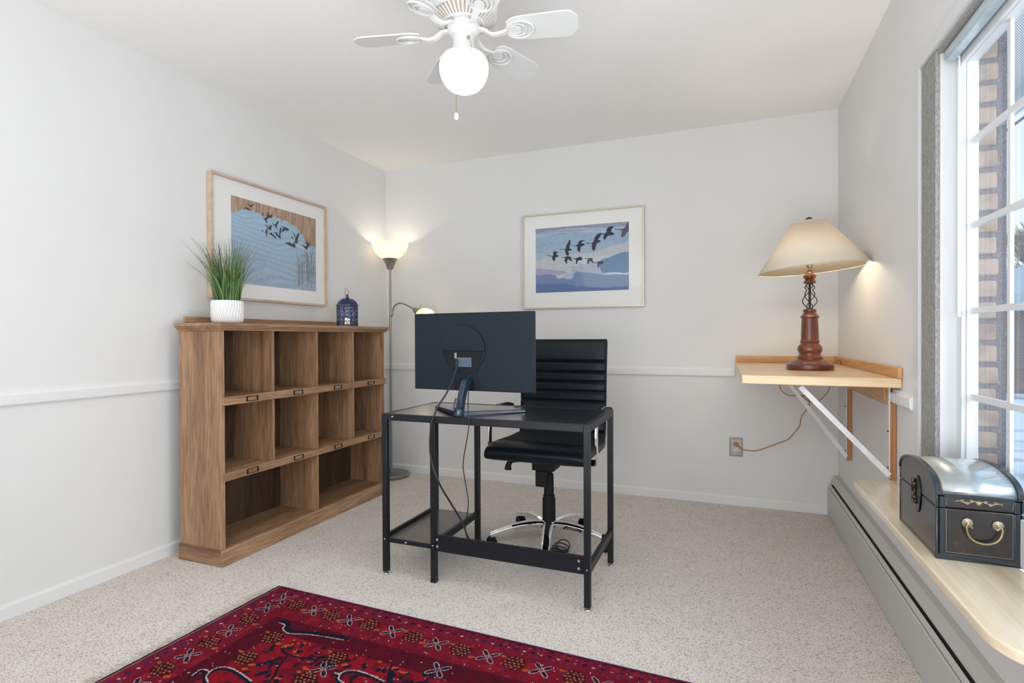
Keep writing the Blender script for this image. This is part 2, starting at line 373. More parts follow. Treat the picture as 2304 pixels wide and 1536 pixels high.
# ---------------------------------------------------------------- corner shelf on the right wall
sh = thing('corner_shelf', 'light wood corner shelf holding the table lamp, on white metal brackets', 'shelf', (.33, 3.1, .915))
top = [(.060, 2.505), (.622, 2.47), (.622, YB-.001), (.054, YB-.001)]
MB().prism(top, 'Z', .878, .915).build('top', M_pine, sh, bevel=.003)
MB().box(.054, .606, YB-.018, YB-.001, .915, .957).build('back_lip', M_honeyX, sh, bevel=.002)
MB().box(.606, .6225, 2.462, YB-.001, .9152, .957).build('side_lip', M_honey, sh, bevel=.002)
MB().prism([(.597, .80), (.622, .80), (.622, .8775), (.590, .8775)], 'Y', 2.60, 3.70).build('cleat', M_honey, sh, bevel=.002)
for yy, zb in ((2.562, .5055), (3.388, .41)):
    MB().box(.601, .6225, yy-.018, yy+.018, zb, .812 if yy < 3 else .799).build('wall_batten', M_honeyZ, sh, bevel=.002)
    br = MB(); ym = yy-.012
    br.box(.597, .6005, ym-.011, ym+.011, zb+.01, .874); br.box(.24, .6005, ym-.011, ym+.011, .8735, .877)
    d = MB(); d.tube([(.285, ym-.013, .868), (.597, ym-.013, zb+.022)], 0, sect=[(-.013, -.003), (.013, -.003), (.013, .003), (-.013, .003)], up=(0, 1, 0), smooth=False)
    o = br.build('bracket', M_whitemetal, sh, bevel=.0006); o['label'] = 'white metal bracket'
    d = MB(); dx, dz = .312, (zb+.022)-.868; L_ = math.hypot(dx, dz); nx, nz = -dz/L_*.0105, dx/L_*.0105
    poly = [(.285-nx, .868-nz), (.285+nx, .868+nz), (.597+nx, zb+.022+nz), (.597-nx, zb+.022-nz)]
    d.prism(poly, 'Y', ym-.016, ym-.012); d.build('brace', M_whitemetal, o, smooth=False)
    for z in (zb+.05, .70): MB().sphere((.5965, ym, z), .004, 10).build('screw', M_iron, o)

# outlet
ot = thing('wall_outlet', 'grey metal duplex outlet plate on the back wall with a brown plug', 'outlet', (.055, YB-.003, .372))
c = MB().box(.016, .094, YB-.005, YB-.0005, .312, .432); c.build('cover_plate', plain('pewter_plate', (.30, .29, .28), .35, .7), ot, bevel=.003)
MB().box(.026, .084, YB-.0065, YB-.005, .322, .422).build('plate_border', plain('pewter_plate_light', (.42, .41, .40), .3, .7), ot, bevel=.001)
c = MB().lathe([(0, 0), (.0165, 0), (.0165, .003), (0, .003)], (0, 0, 0), 24); c.v = [(.055+v[0], YB-.0065-v[2], .353+v[1]*.85) for v in c.v]
o = c.build('socket', plain('ivory_plastic', (.72, .66, .54), .4), ot)
c = MB()
for dx in (-.006, .006): c.box(.055+dx-.001, .055+dx+.001, YB-.0104, YB-.0094, .353, .360)
c.box(.053, .057, YB-.0104, YB-.0094, .342, .346); c.build('slot', M_matblack, o)
c = MB().lathe([(0, 0), (.0155, 0), (.0135, .014), (.009, .018), (0, .018)], (0, 0, 0), 20); c.v = [(.055+v[0], YB-.0065-v[2], .391+v[1]*.9) for v in c.v]
pl = c
# table lamp cord: on the shelf, loops beneath it, plug in the outlet
cdT = thing('lamp_cord', 'golden brown lamp cord looping under the corner shelf to the outlet', 'cord', (.36, 3.6, .60))
MB().tube([(.47, 3.10, .9185), (.50, 3.30, .9185), (.555, 3.42, .935), (.592, 3.50, .940), (.598, 3.52, .918)], .0028, 8).build('upper_run', M_cord, cdT)
MB().tube([(.598, 3.505, .875), (.575, 3.50, .845), (.543, 3.50, .798), (.53, 3.50, .762), (.488, 3.50, .713), (.454, 3.50, .702), (.418, 3.50, .721), (.385, 3.50, .75), (.357, 3.50, .798), (.33, 3.52, .86), (.310, 3.54, .873), (.292, 3.55, .85), (.290, 3.55, .792), (.304, 3.55, .756), (.339, 3.55, .733), (.385, 3.55, .732), (.422, 3.57, .732), (.444, 3.58, .71), (.451, 3.60, .683), (.44, 3.62, .646), (.414, 3.64, .597), (.407, 3.66, .543), (.376, 3.69, .485), (.347, 3.71, .445), (.281, 3.72, .411), (.207, 3.73, .374), (.161, 3.735, .358), (.097, 3.735, .362), (.065, 3.732, .382)], .0028, 8, sub=4).build('hanging_run', M_cord, cdT)
pl.build('plug', plain('brown_plug', lin((168, 112, 48)), .45), cdT)

# ---------------------------------------------------------------- table lamp
LX, LY = .378, 3.0
tl = thing('table_lamp', 'table lamp with cream cone shade on a turned mahogany post', 'lamp', (LX, LY, .9152))
def zz(y): return 1.724-.0005676*y
def rr(w): return w*.000284
base = [(0, .9155)]+[(rr(w_), zz(y)) for w_, y in ((362, 1424), (365, 1420), (365, 1382), (358, 1376), (330, 1371), (318, 1366), (250, 1344), (215, 1334), (198, 1331), (196, 1326), (202, 1318), (192, 1311), (168, 1298), (165, 1284), (186, 1266), (192, 1248), (184, 1228), (160, 1212), (140, 1200), (142, 1192), (156, 1184), (148, 1174), (138, 1168), (136, 1120), (128, 985), (144, 976), (145, 968), (130, 960), (108, 945), (96, 930), (104, 922), (105, 912), (98, 905))]+[(0, zz(904))]
MB().lathe([(r, z-.9155) for r, z in base], (LX, LY, .9155), 56).build('post', M_mahog, tl)
knob = [(0, 686), (84, 685), (100, 676), (96, 666), (74, 656), (72, 648), (98, 636), (100, 626), (92, 612), (60, 600), (62, 594), (46, 586), (44, 574), (0, 572)]
MB().lathe([(rr(w_), zz(y)-1.3) for w_, y in knob][::-1], (LX, LY, 1.3), 40).build('upper_turning', M_mahog, tl)
c = MB(); z0, z1 = zz(906), zz(684)
c.cyl((LX, LY, z0-.002), (LX, LY, z1+.002), .0055, 12)
for k_ in range(4):
    pts = []
    for i in range(29):
        t = i/28; rad = .011+(.0205*math.sin(math.pi*t/.74)**.9 if t < .74 else .0125*math.sin(math.pi*(t-.74)/.26))
        a = k_*math.pi/2+.4+t*math.pi*1.15; pts.append((LX+rad*math.cos(a), LY+rad*math.sin(a), z0+(z1-z0)*t))
    c.tube(pts, .0022, 6, False)
c.build('twisted_cage', plain('wrought_iron', (.02, .022, .025), .45, .5), tl)
MB().lathe([(0, 1.395), (.008, 1.395), (.008, 1.412), (.013, 1.414), (.015, 1.430), (.014, 1.455), (.006, 1.457), (.003, 1.46), (.003, 1.628), (0, 1.629)], (LX, LY, 0), 20).build('socket', M_brass, tl)
MB().lathe([(0, 1.455), (.012, 1.457), (.02, 1.48), (.028, 1.51), (.024, 1.535), (0, 1.548)], (LX, LY, 0), 20).build('bulb', emis('lamp_bulb', (1, .84, .60), 95), tl)
tilt = Matrix.Translation((LX+.005, LY, 1.52)) @ Matrix.Rotation(R_(-4.2), 4, 'Y')
c = MB(); c.capl = False; c.T = tilt
c.lathe([(.243, -.115), (.076, .112)], (0, 0, 0), 64)
M_shade = translucent('cream_lamp_shade', (.82, .77, .66), (.98, .84, .62), .24)
o = c.build('shade', M_shade, tl, solid=.0025); shade_o = o
c = MB(); c.T = tilt
for r_, z in ((.2435, -.115), (.0765, .112)):
    c.tube([(r_*math.cos(2*math.pi*i/48), r_*math.sin(2*math.pi*i/48), z) for i in range(49)], .003, 6, False)
c.build('shade_trim', plain('taupe_shade_trim', (.62, .55, .47), .8), o)
c = MB(); c.T = tilt
for a in (0, 120, 240): c.tube([(0, 0, .108), (.074*math.cos(R_(a)), .074*math.sin(R_(a)), .108)], .0015, 6, False)
c.build('spider', M_brass, o)
MB().lathe([(0, 0), (.012, 0), (.017, .006), (.014, .014), (.006, .019), (0, .020)], (LX-.003, LY, 1.640), 20).build('finial', plain('dark_bronze', (.10, .07, .045), .4, .7), tl)
def point(name, loc, e, col, r):
    l = bpy.data.lights.new(name, 'POINT'); l.energy = e; l.color = col; l.shadow_soft_size = r
    o_ = bpy.data.objects.new(name, l); o_.location = loc; C.objects.link(o_); return o_

# ---------------------------------------------------------------- trunk on the sill
tk = thing('storage_trunk', 'small black leather-look domed trunk with a brass handle on the pine sill', 'trunk', (.59, 1.86, .5047))
TX0, TX1, TY0, TY1, TZ0, TS = .503, .678, 1.70, 2.017, .5050, .636
n_ = N('dark_lacquered_leather'); t1 = tex(n_, 'ShaderNodeTexNoise', 40, detail=4, mscale=(1, .25, 1)); r1 = ramp(n_, t1.outputs[0], [(.35, (.008, .008, .010)), (.7, (.026, .020, .018))])
n_.link(r1.outputs[0], n_.b.inputs['Base Color']); n_.setp(Roughness=.27, Coat_Weight=.4, Coat_Roughness=.2); t2 = tex(n_, 'ShaderNodeTexNoise', 300, detail=3); bump(n_, t2.outputs[0], .12, .0005); M_trunk = n_.m
M_trunkedge = plain('dark_teal_leather_edging', (.010, .020, .028), .3, var=.25, vs=80, coat=.3)
M_trunktop = plain('reflection_toned_top', (.52, .60, .64), .30, .75, var=.25, vs=14, coat=.8)  # pale base carries the window reflection; the lid itself is dark
M_gold = plain('gilt_line', (.62, .48, .28), .4, .3)
M_stitch = plain('pale_stitching', (.30, .32, .34), .6)
MB().box(TX0, TX1, TY0, TY1, TZ0, TS).build('body', M_trunk, tk, bevel=.004, seg=3)
arch = [(TY0, TS+.001), (TY1, TS+.001)]; ZS, ZA = .670, .725
AR = []
for k_ in range(25):
    a = math.pi*k_/24; AR.append(((TY0+TY1)/2+(TY1-TY0)/2*math.cos(a), ZS+(ZA-ZS)*math.sin(a)**.8))
lid = MB().prism(arch+AR, 'X', TX0, TX1).build('lid', M_trunk, tk, bevel=.004, seg=3)
c = MB()
AR2 = [(y, z+.0022) for y, z in AR]
vs = [(x, y, z) for (y, z) in AR2 for x in (TX0+.012, TX1-.012)]
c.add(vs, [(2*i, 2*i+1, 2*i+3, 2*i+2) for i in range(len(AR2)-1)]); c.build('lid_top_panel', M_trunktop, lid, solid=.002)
c = MB()
for x in (TX0+.004, TX1-.004): c.tube([(x, y, z+.001) for y, z in AR], 0, smooth=False, sect=[(-.004, -.007), (.004, -.007), (.004, .007), (-.004, .007)], up=(0, 0, 1))
for x in (TX0+.003, TX1-.003):
    for y in (TY0+.003, TY1-.003):
        c.box(x-.0045, x+.0045, y-.0045, y+.0045, TZ0, TS-.001); c.box(x-.0045, x+.0045, y-.0045, y+.0045, TS+.001, ZS)
c.box(TX0-.0015, TX0+.006, TY0, TY1, TZ0, TZ0+.008); c.box(TX0-.0015, TX1+.0015, TY0-.0015, TY0+.008, TZ0, TZ0+.014)
c.box(TX0, TX1, TY0-.0015, TY0+.008, ZS-.006, ZS+.004)
for x in (TX0+.002, TX1-.018): c.box(x, x+.016, TY0-.0015, TY0+.003, TZ0, TS-.001); c.box(x, x+.016, TY0-.0015, TY0+.003, TS+.001, ZS)
c.build('edging', M_trunkedge, tk, bevel=.0015)
c = MB()
for x in (TX0+.020, TX1-.020):
    z = TZ0+.018
    while z < ZS-.012:
        if abs(z-TS) > .004: c.box(x-.0004, x+.0004, TY0-.0008, TY0+.001, z, z+.003)
        z += .0045
x = TX0+.022
while x < TX1-.022: c.box(x, x+.003, TY0-.0008, TY0+.001, TZ0+.0185, TZ0+.0193); x += .0045
c.build('stitching', M_stitch, tk, smooth=False)
c = MB()
for dx in (0, .004):
    c.tube([(TX0+.014+dx, y, z+.004) for y, z in AR], .0007, 5, False)
def scroll(cx, cz, s, flip):
    P = []
    for i in range(22):
        t = i/21; P.append((cx+flip*(t*.046), TY0-.0012, cz+.004*math.sin(t*math.pi*3)*(1-t*.5)))
    c.tube(P, .0007, 5, False)
    for j, (px_, pz_) in enumerate(((.012, .003), (.022, -.003), (.031, .002))):
        P = [(cx+flip*(px_+.0045*(1-i/14)*math.cos(i*.6)), TY0-.0012, cz+pz_+.0045*(1-i/14)*math.sin(i*.6)) for i in range(13)]
        c.tube(P, .0006, 5, False)
scroll(.592, .6555, 1, 1); scroll(.588, .6555, 1, -1)
for i in range(8):
    a = i*math.pi/4; c.tube([(.590, TY0-.0012, .6555), (.590+.006*math.cos(a), TY0-.0012, .6555+.006*math.sin(a))], .0007, 5, False)
c.build('gilt_scroll', M_gold, lid)
# handle on the near face
M_ros = plain('pale_antique_brass', (.45, .40, .30), .35, .8)
for x in (.566, .628):
    hd = MB()
    for i in range(26):
        a = 2*math.pi*i/26
        hd.tube([(x+.003*math.cos(a), TY0-.005, .6035+.003*math.sin(a)), (x+.0115*math.cos(a), TY0-.0025, .6035+.0115*math.sin(a))], .0009, 5, False, r1=.0012)
    hd.sphere((x, TY0-.006, .6035), .0042, 10)
    hd.build('rosette', M_ros, tk)
hp = [(.566, TY0-.010, .602)]+[(.597+.036*math.cos(a), TY0-.013, .598-.041*abs(math.sin(a))**.8) for a in [math.pi+math.pi*i/12 for i in range(0, 13)]]+[(.628, TY0-.010, .602)]
MB().tube(hp, .0028, 10, sub=3).build('bail_handle', M_brass, tk)
MB().tube([(.566, TY0-.014, .601), (.573, TY0-.013, .594)], .0022, 8, False).build('hinge_pin', M_brass, tk)
MB().tube([(.628, TY0-.014, .601), (.622, TY0-.013, .594)], .0022, 8, False).build('hinge_pin', M_brass, tk)
# clasp on the arched end
c = MB(); pol = []
for i in range(24):
    a = 2*math.pi*i/24; pol.append((1.845+.026*math.cos(a)*(1 if math.cos(a) < 0 else .75), .632+.052*math.sin(a)))
c.prism(pol, 'X', TX0-.003, TX0); o = c.build('clasp_plate', plain('bronze_plate', (.03, .03, .032), .25, .8), tk, bevel=.001)
c = MB()
for i, (y, z, r_) in enumerate(((1.868, .665, .007), (1.862, .655, .009), (1.868, .645, .007), (1.862, .632, .006), (1.862, .618, .009), (1.855, .606, .006))): c.sphere((TX0-.005, y, z), r_*.8, 10)
c.tube([(TX0-.006, 1.866, .672), (TX0-.009, 1.864, .65), (TX0-.007, 1.868, .63), (TX0-.008, 1.862, .60)], .003, 8)
c.build('clasp', plain('dark_bronze_clasp', (.08, .06, .045), .35, .8), tk)

# ---------------------------------------------------------------- bookcase
bk = thing('cubby_bookcase', 'rustic oak cubby bookcase with ten open compartments against the left wall', 'bookcase', (-2.355, 2.53, 0))
bx0, bx1, by0, by1 = -2.500, -2.218, 1.875, 3.186
for y in (by0, by1-.018): MB().box(bx0, bx1, y, y+.018, .002, 1.118).build('side_panel', M_oakZ, bk, bevel=.001)
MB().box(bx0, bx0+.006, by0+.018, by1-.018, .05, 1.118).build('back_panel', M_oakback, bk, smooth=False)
MB().box(bx0+.006, bx1-.001, by0+.018, by1-.018, .060, .077).build('shelf', M_oakY, bk)
for zt in (.798, .436): MB().box(bx0+.006, bx1-.001, by0+.018, by1-.018, zt-.02, zt).build('shelf', M_oakY, bk)
for yc in (2.192, 2.521, 2.850):
    for (z0, z1) in (((.798, 1.118), (.436, .778), (.077, .416)) if yc == 2.521 else ((.798, 1.118), (.436, .778))):
        MB().box(bx0+.006, bx1-.001, yc-.008, yc+.008, z0, z1).build('divider', M_oakZ, bk)
for z0, z1 in ((.761, .801), (.401, .440)):
    MB().box(bx1, bx1+.012, by0-.003, by1+.003, z0, z1).build('shelf_rail', M_oakY, bk, bevel=.0015)
    for yc in (2.043, 2.357, 2.686, 3.018):
        h = MB(); zc = (z0+z1)/2; X0 = bx1+.012
        for (a, b_, c_, d) in ((-.036, .036, .009, .012), (-.036, .036, -.012, -.009), (-.036, -.028, -.012, .012), (.028, .036, -.012, .012)): h.box(X0, X0+.002, yc+a, yc+b_, zc+c_, zc+d)
        for s_ in (-.032, .032): h.sphere((X0+.002, yc+s_, zc), .0028, 8)
        h.build('label_holder', M_iron, bk)
pz = MB(); pz.box(bx1, bx1+.010, by0-.010, by1+.010, .002, .070); pz.prism([(bx1, .070), (bx1+.010, .070), (bx1+.002, .078), (bx1, .078)], 'Y', by0-.010, by1+.010)
pz.build('plinth_front', M_oakY, bk)
for y0, y1 in ((by0-.010, by0), (by1, by1+.010)):
    pz = MB(); pz.box(bx0, bx1, y0, y1, .002, .070); pz.box(bx0, bx1, max(y0, by0-.004) if y0 < 2 else y0, y1 if y0 < 2 else by1+.004, .070, .077); pz.build('plinth_side', M_oakX, bk)
cn = MB()
for (e, z0, z1) in ((.030, 1.139, 1.155), (.022, 1.132, 1.139), (.016, 1.126, 1.132), (.009, 1.118, 1.126)):
    cn.box(bx0+.001, bx1+e, by0-e, by1+e, z0, z1)
cn.build('cornice_top', M_oakY, bk, bevel=.0015)
MB().box(bx0, bx0+.014, 1.900, 3.055, 1.155, 1.190).build('gallery_board', M_oakY, bk, bevel=.001)

# potted grass
pt = thing('potted_grass', 'green artificial grass in a ribbed white ceramic pot on the bookcase', 'plant', (-2.36, 2.035, 1.1552))
prof = [(0, 0), (.058, 0), (.066, .004), (.071, .014), (.074, .04), (.0745, .085), (.0735, .110), (.072, .116), (.069, .116), (.0685, .10), (.0685, .095), (0, .095)]
fine = []
for i in range(len(prof)-1):
    p_, q_ = prof[i], prof[i+1]; m_ = 8 if i in (3, 4, 5) else 1
    for j in range(m_): fine.append((p_[0]+(q_[0]-p_[0])*j/m_, p_[1]+(q_[1]-p_[1])*j/m_))
fine.append(prof[-1])
def wob(a, z):
    return 1+(.03*math.sin(36*a+3.2*math.sin(z*55+a*2)+z*30)+.006*math.sin(71*a) if .008 < z < .113 else 0)
MB().lathe(fine, (-2.36, 2.035, 1.1552), 300, wob=wob).build('pot', M_white_ceramic, pt, angle=60)
random.seed(5)
ng = N('grass_blades'); at = ng.new('ShaderNodeAttribute', attribute_name='Col'); ng.link(at.outputs['Color'], ng.b.inputs['Base Color']); ng.setp(Roughness=.45); M_green = ng.m
vs, fs, cols = [], [], []
for i in range(270):
    a = random.uniform(0, 2*math.pi); r0 = .062*math.sqrt(random.random()); bx, by = -2.36+r0*math.cos(a), 2.035+r0*math.sin(a)
    L_ = random.uniform(.18, .345); lean = abs(random.gauss(0, .20))+r0*1.5; wl_ = random.choice((.0010, .0016, .0026))
    if i < 9: lean = random.uniform(.6, 1.0); L_ = random.uniform(.2, .26); wl_ = .0013
    aa = a+random.uniform(-.7, .7); dx, dy = math.cos(aa), math.sin(aa)
    if bx+dx*lean*L_ < -2.53: dx = abs(dx)*.3
    g = random.random(); col = [lin((70, 105, 52)), lin((96, 132, 66)), lin((120, 150, 82)), lin((50, 84, 58))][int(g*4)]
    ta = random.uniform(0, math.pi); wx, wy = math.cos(ta), math.sin(ta); n_s = 7
    for k_ in range(n_s+1):
        t = k_/n_s; cx = bx+dx*lean*L_*t**1.9; cy = by+dy*lean*L_*t**1.9; cz = 1.1552+.097+L_*(t-.22*abs(lean)*t**2.4)
        ww = wl_*(1-t**2.2)+.0004; tip = max(0, (t-.6)/.4)
        cc = tuple(col[q]*(1-tip)+lin((88, 84, 62))[q]*tip for q in range(3))
        vs += [(cx-wx*ww, cy-wy*ww, cz), (cx+wx*ww, cy+wy*ww, cz)]; cols += [cc, cc]
        if k_: b_ = len(vs); fs.append((b_-4, b_-3, b_-1, b_-2))
off = Vector(pt.location); me = bpy.data.meshes.new('grass'); me.from_pydata([tuple(Vector(v)-off) for v in vs], [], fs)
ca = me.color_attributes.new('Col', 'FLOAT_COLOR', 'POINT'); ca.data.foreach_set('color', np.array([(*c_, 1) for c_ in cols], dtype=np.float32).ravel())
me.materials.append(M_green); og = bpy.data.objects.new('grass', me); C.objects.link(og); og.parent = pt; og['kind'] = 'stuff'
MB().lathe([(0, .09), (.068, .0955), (.05, .099), (0, .1)], (-2.36, 2.035, 1.1552), 24).build('soil', plain('dark_moss', (.02, .03, .015), .9), pt)

# lantern (pierced hexagonal)
ln = thing('metal_lantern', 'small blue pierced metal lantern with a wire handle on the bookcase', 'lantern', (-2.37, 2.985, 1.1555))
M_blue = plain('cobalt_blue_tin', lin((34, 52, 98)), .38, .35, var=.2, vs=60); M_bronze = plain('weathered_bronze', (.14, .12, .11), .5, .6)
lx, ly, lz = -2.37, 2.985, 1.1555; a0 = R_(-38)+R_(4)
hexr = .070
hexp = [(lx+hexr*math.cos(a0+i*math.pi/3), ly+hexr*math.sin(a0+i*math.pi/3)) for i in range(6)]
hp2 = lambda k_, z: [(lx+k_*(x-lx), ly+k_*(y-ly)) for x, y in hexp]
c = MB().prism(hp2(1.04, 0), 'Z', lz+.004, lz+.010)
for x, y in hexp: c.sphere((x, y, lz+.004), .004, 8)
c.build('base', M_bronze, ln)
rng = np.random.RandomState(3)
for i in range(6):
    p_, q_ = hexp[i], hexp[(i+1) % 6]; nu, nv = 34, 64; c = MB(); vs = []
    for v_ in range(nv+1):
        for u_ in range(nu+1):
            t = u_/nu; vs.append((p_[0]+(q_[0]-p_[0])*t, p_[1]+(q_[1]-p_[1])*t, lz+.010+.132*v_/nv))
    fs = []
    for v_ in range(nv):
        for u_ in range(nu):
            uu, vv = (u_+.5)/nu-.5, (v_+.5)/nv; hole = False
            for (hx, hy, hr) in ((0, .62, .24), (0, .30, .20), (0, .88, .13), (0, .08, .10)):
                d = math.hypot(uu, (vv-hy)*1.95); an = math.atan2(uu, (vv-hy)*1.95)
                if d < hr*(.58+.42*math.cos(6*an)) and d > hr*.16: hole = True
            if not hole and math.sin(21*abs(uu)+4.2*math.sin(vv*19))*math.sin(30*vv+3*math.cos(abs(uu)*17)) > .10: hole = True
            if abs(uu) > .44 or vv < .04 or vv > .965: hole = False
            if not hole: fs.append((v_*(nu+1)+u_, v_*(nu+1)+u_+1, (v_+1)*(nu+1)+u_+1, (v_+1)*(nu+1)+u_))
    c.add(vs, fs); c.build('pierced_panel', M_blue, ln, solid=.001, smooth=False)
c = MB()
c.prism(hp2(1.10, 0), 'Z', lz+.142, lz+.146); c.build('eave', M_bronze, ln)
rings = [(1.0, .146), (.93, .158), (.80, .172), (.58, .184), (.36, .190), (.12, .193)]
vs = []; 
for k_, z in rings: vs += [(x, y, lz+z) for x, y in hp2(k_, 0)]
fs = [tuple(range(6))[::-1], tuple(range(30, 36))]+[(r_*6+i, r_*6+(i+1) % 6, r_*6+6+(i+1) % 6, r_*6+6+i) for r_ in range(5) for i in range(6)]
MB().add(vs, fs).build('roof', M_blue, ln, angle=20)
MB().lathe([(0, .192), (.009, .193), (.008, .199), (.0045, .202), (.007, .208), (.005, .214), (.002, .219), (0, .220)], (lx, ly, lz), 14).build('finial', M_blue, ln)
MB().tube([(lx+.02, ly-.040, lz+.172), (lx+.018, ly-.042, lz+.20), (lx+.01, ly-.034, lz+.240), (lx, ly-.012, lz+.260), (lx-.01, ly+.022, lz+.238), (lx-.02, ly+.042, lz+.19), (lx-.022, ly+.046, lz+.176)], .0014, 8).build('wire_handle', M_bronze, ln)
c = MB(); c.cyl((lx, ly, lz+.010), (lx, ly, lz+.06), .016, 16); c.build('candle', emis('lit_candle', (1, .8, .5), 1.2, (.9, .85, .7)), ln)
point('lantern_light', (lx, ly, lz+.085), .22, (1, .85, .6), .01)

# ---------------------------------------------------------------- floor lamp
fx, fy = -2.436, 3.585
fl = thing('floor_lamp', 'brushed nickel torchiere floor lamp with side reading arm in the far left corner', 'lamp', (fx, fy, 0))
MB().lathe([(0, .001), (.137, .001), (.140, .006), (.140, .022), (.134, .028), (.03, .031), (.014, .036), (.012, .05), (0, .05)], (fx, fy, 0), 56).build('base', M_nickel, fl)
MB().cyl((fx, fy, .045), (fx, fy, 1.625), .0085, 16).build('pole', M_nickel, fl)
MB().lathe([(0, 1.612), (.022, 1.612), (.026, 1.625), (.036, 1.655), (.053, 1.688), (.058, 1.696), (.05, 1.698), (0, 1.690)], (fx, fy, 0), 36).build('socket_cup', M_nickel, fl)
c = MB().tube([(fx+.045, fy-.02, 1.668), (fx+.068, fy-.03, 1.664)], .0022, 8, False); c.build('switch', M_nickel, fl)
c = MB(); c.capl = False; c.lathe([(.050, 1.694), (.075, 1.707), (.100, 1.728), (.122, 1.758), (.135, 1.79), (.140, 1.818)], (fx, fy, 0), 56)
c.build('bowl_shade', translucent('frosted_bowl_glass', (.88, .85, .78), (1, .93, .80), .6, (1, .90, .74), .30), fl, solid=.003)
MB().sphere((fx, fy, 1.735), .024, 14).build('bulb', emis('torch_bulb', (1, .90, .74), 75), fl)
arm = [(fx+.006, fy-.004, 1.258), (fx+.020, fy-.008, 1.247), (fx+.028, fy-.010, 1.262), (fx+.034, fy-.012, 1.300), (fx+.062, fy-.02, 1.334), (fx+.110, fy-.03, 1.346), (fx+.155, fy-.04, 1.336), (fx+.205, fy-.05, 1.316), (fx+.252, fy-.055, 1.294)]
ao_ = MB().tube(arm, .0055, 10).build('reading_arm', M_nickel, fl)
dv = Vector((.84, -.16, -.54)).normalized(); q = Vector((fx+.248, fy-.053, 1.296)); T = Matrix.Translation(q) @ dv.to_track_quat('Z', 'Y').to_matrix().to_4x4()
c = MB(); c.T = T; c.lathe([(0, 0), (.016, .0), (.020, .012), (.037, .062), (.033, .064), (0, .050)], (0, 0, 0), 28); c.build('reading_cup', M_nickel, ao_)
c = MB(); c.T = T; c.capl = False; c.lathe([(.034, .061), (.052, .078), (.068, .104), (.078, .140)], (0, 0, 0), 36)
c.build('reading_shade', translucent('lit_reading_shade', (.9, .82, .66), (1, .85, .55), .55, (1, .82, .52), .5), ao_, solid=.002)
MB().tube([(fx+.292, fy-.055, 1.298), (fx+.312, fy-.06, 1.328)], .0018, 6, False).build('arm_switch', M_nickel, ao_)
p3 = q+dv*.105; point('reading_light', tuple(p3), 1.1, (1, .84, .58), .018)

# ---------------------------------------------------------------- pictures
GB=[[[0.125,0.577],[0.155,0.577],[0.182,0.564],[0.202,0.571],[0.196,0.609],[0.204,0.629],[0.227,0.631],[0.252,0.622],[0.25,0.61],[0.231,0.602],[0.238,0.574],[0.257,0.566],[0.259,0.544],[0.236,0.541],[0.223,0.535],[0.219,0.5],[0.221,0.48],[0.204,0.484],[0.187,0.509],[0.186,0.534],[0.191,0.553],[0.155,0.566],[0.127,0.571]],[[0.267,0.662],[0.316,0.66],[0.336,0.658],[0.341,0.701],[0.361,0.754],[0.383,0.795],[0.391,0.782],[0.389,0.733],[0.377,0.673],[0.383,0.654],[0.403,0.652],[0.402,0.631],[0.376,0.629],[0.365,0.624],[0.374,0.562],[0.356,0.545],[0.336,0.584],[0.33,0.615],[0.332,0.642],[0.307,0.652],[0.27,0.655]],[[0.407,0.701],[0.449,0.703],[0.466,0.713],[0.475,0.749],[0.497,0.774],[0.54,0.77],[0.542,0.757],[0.514,0.751],[0.508,0.728],[0.542,0.718],[0.54,0.692],[0.514,0.687],[0.499,0.673],[0.496,0.6],[0.479,0.599],[0.459,0.64],[0.462,0.683],[0.448,0.693],[0.409,0.692]],[[0.56,0.726],[0.621,0.722],[0.637,0.745],[0.647,0.799],[0.677,0.85],[0.719,0.864],[0.723,0.845],[0.706,0.811],[0.681,0.759],[0.706,0.756],[0.708,0.732],[0.685,0.714],[0.668,0.706],[0.659,0.646],[0.642,0.593],[0.621,0.625],[0.616,0.687],[0.625,0.71],[0.587,0.714],[0.561,0.716]],[[0.719,0.848],[0.753,0.848],[0.77,0.864],[0.774,0.912],[0.791,0.943],[0.824,0.948],[0.853,0.936],[0.832,0.917],[0.82,0.871],[0.832,0.857],[0.85,0.843],[0.847,0.82],[0.82,0.817],[0.782,0.809],[0.769,0.78],[0.757,0.751],[0.74,0.771],[0.738,0.813],[0.753,0.832],[0.723,0.84]],[[0.853,0.903],[0.869,0.907],[0.915,0.896],[0.948,0.904],[0.964,0.92],[0.98,0.972],[1.001,0.99],[1.0,0.857],[0.98,0.841],[0.96,0.796],[0.935,0.772],[0.921,0.788],[0.923,0.824],[0.931,0.858],[0.915,0.884],[0.857,0.894]],[[0.285,0.536],[0.329,0.535],[0.351,0.545],[0.378,0.539],[0.407,0.522],[0.391,0.511],[0.411,0.472],[0.409,0.46],[0.382,0.481],[0.362,0.501],[0.353,0.477],[0.351,0.428],[0.335,0.441],[0.323,0.48],[0.327,0.51],[0.334,0.522],[0.289,0.529]],[[0.411,0.506],[0.448,0.506],[0.467,0.514],[0.483,0.525],[0.518,0.519],[0.522,0.506],[0.502,0.508],[0.518,0.494],[0.513,0.474],[0.483,0.473],[0.465,0.462],[0.458,0.416],[0.446,0.423],[0.444,0.47],[0.455,0.487],[0.413,0.499]],[[0.531,0.499],[0.578,0.495],[0.599,0.5],[0.639,0.484],[0.621,0.474],[0.642,0.423],[0.625,0.419],[0.604,0.451],[0.591,0.448],[0.582,0.407],[0.571,0.411],[0.569,0.459],[0.58,0.481],[0.533,0.493]],[[0.642,0.427],[0.676,0.424],[0.697,0.437],[0.722,0.443],[0.752,0.421],[0.731,0.416],[0.739,0.403],[0.714,0.393],[0.693,0.389],[0.687,0.347],[0.676,0.354],[0.676,0.39],[0.682,0.412],[0.646,0.419]]]
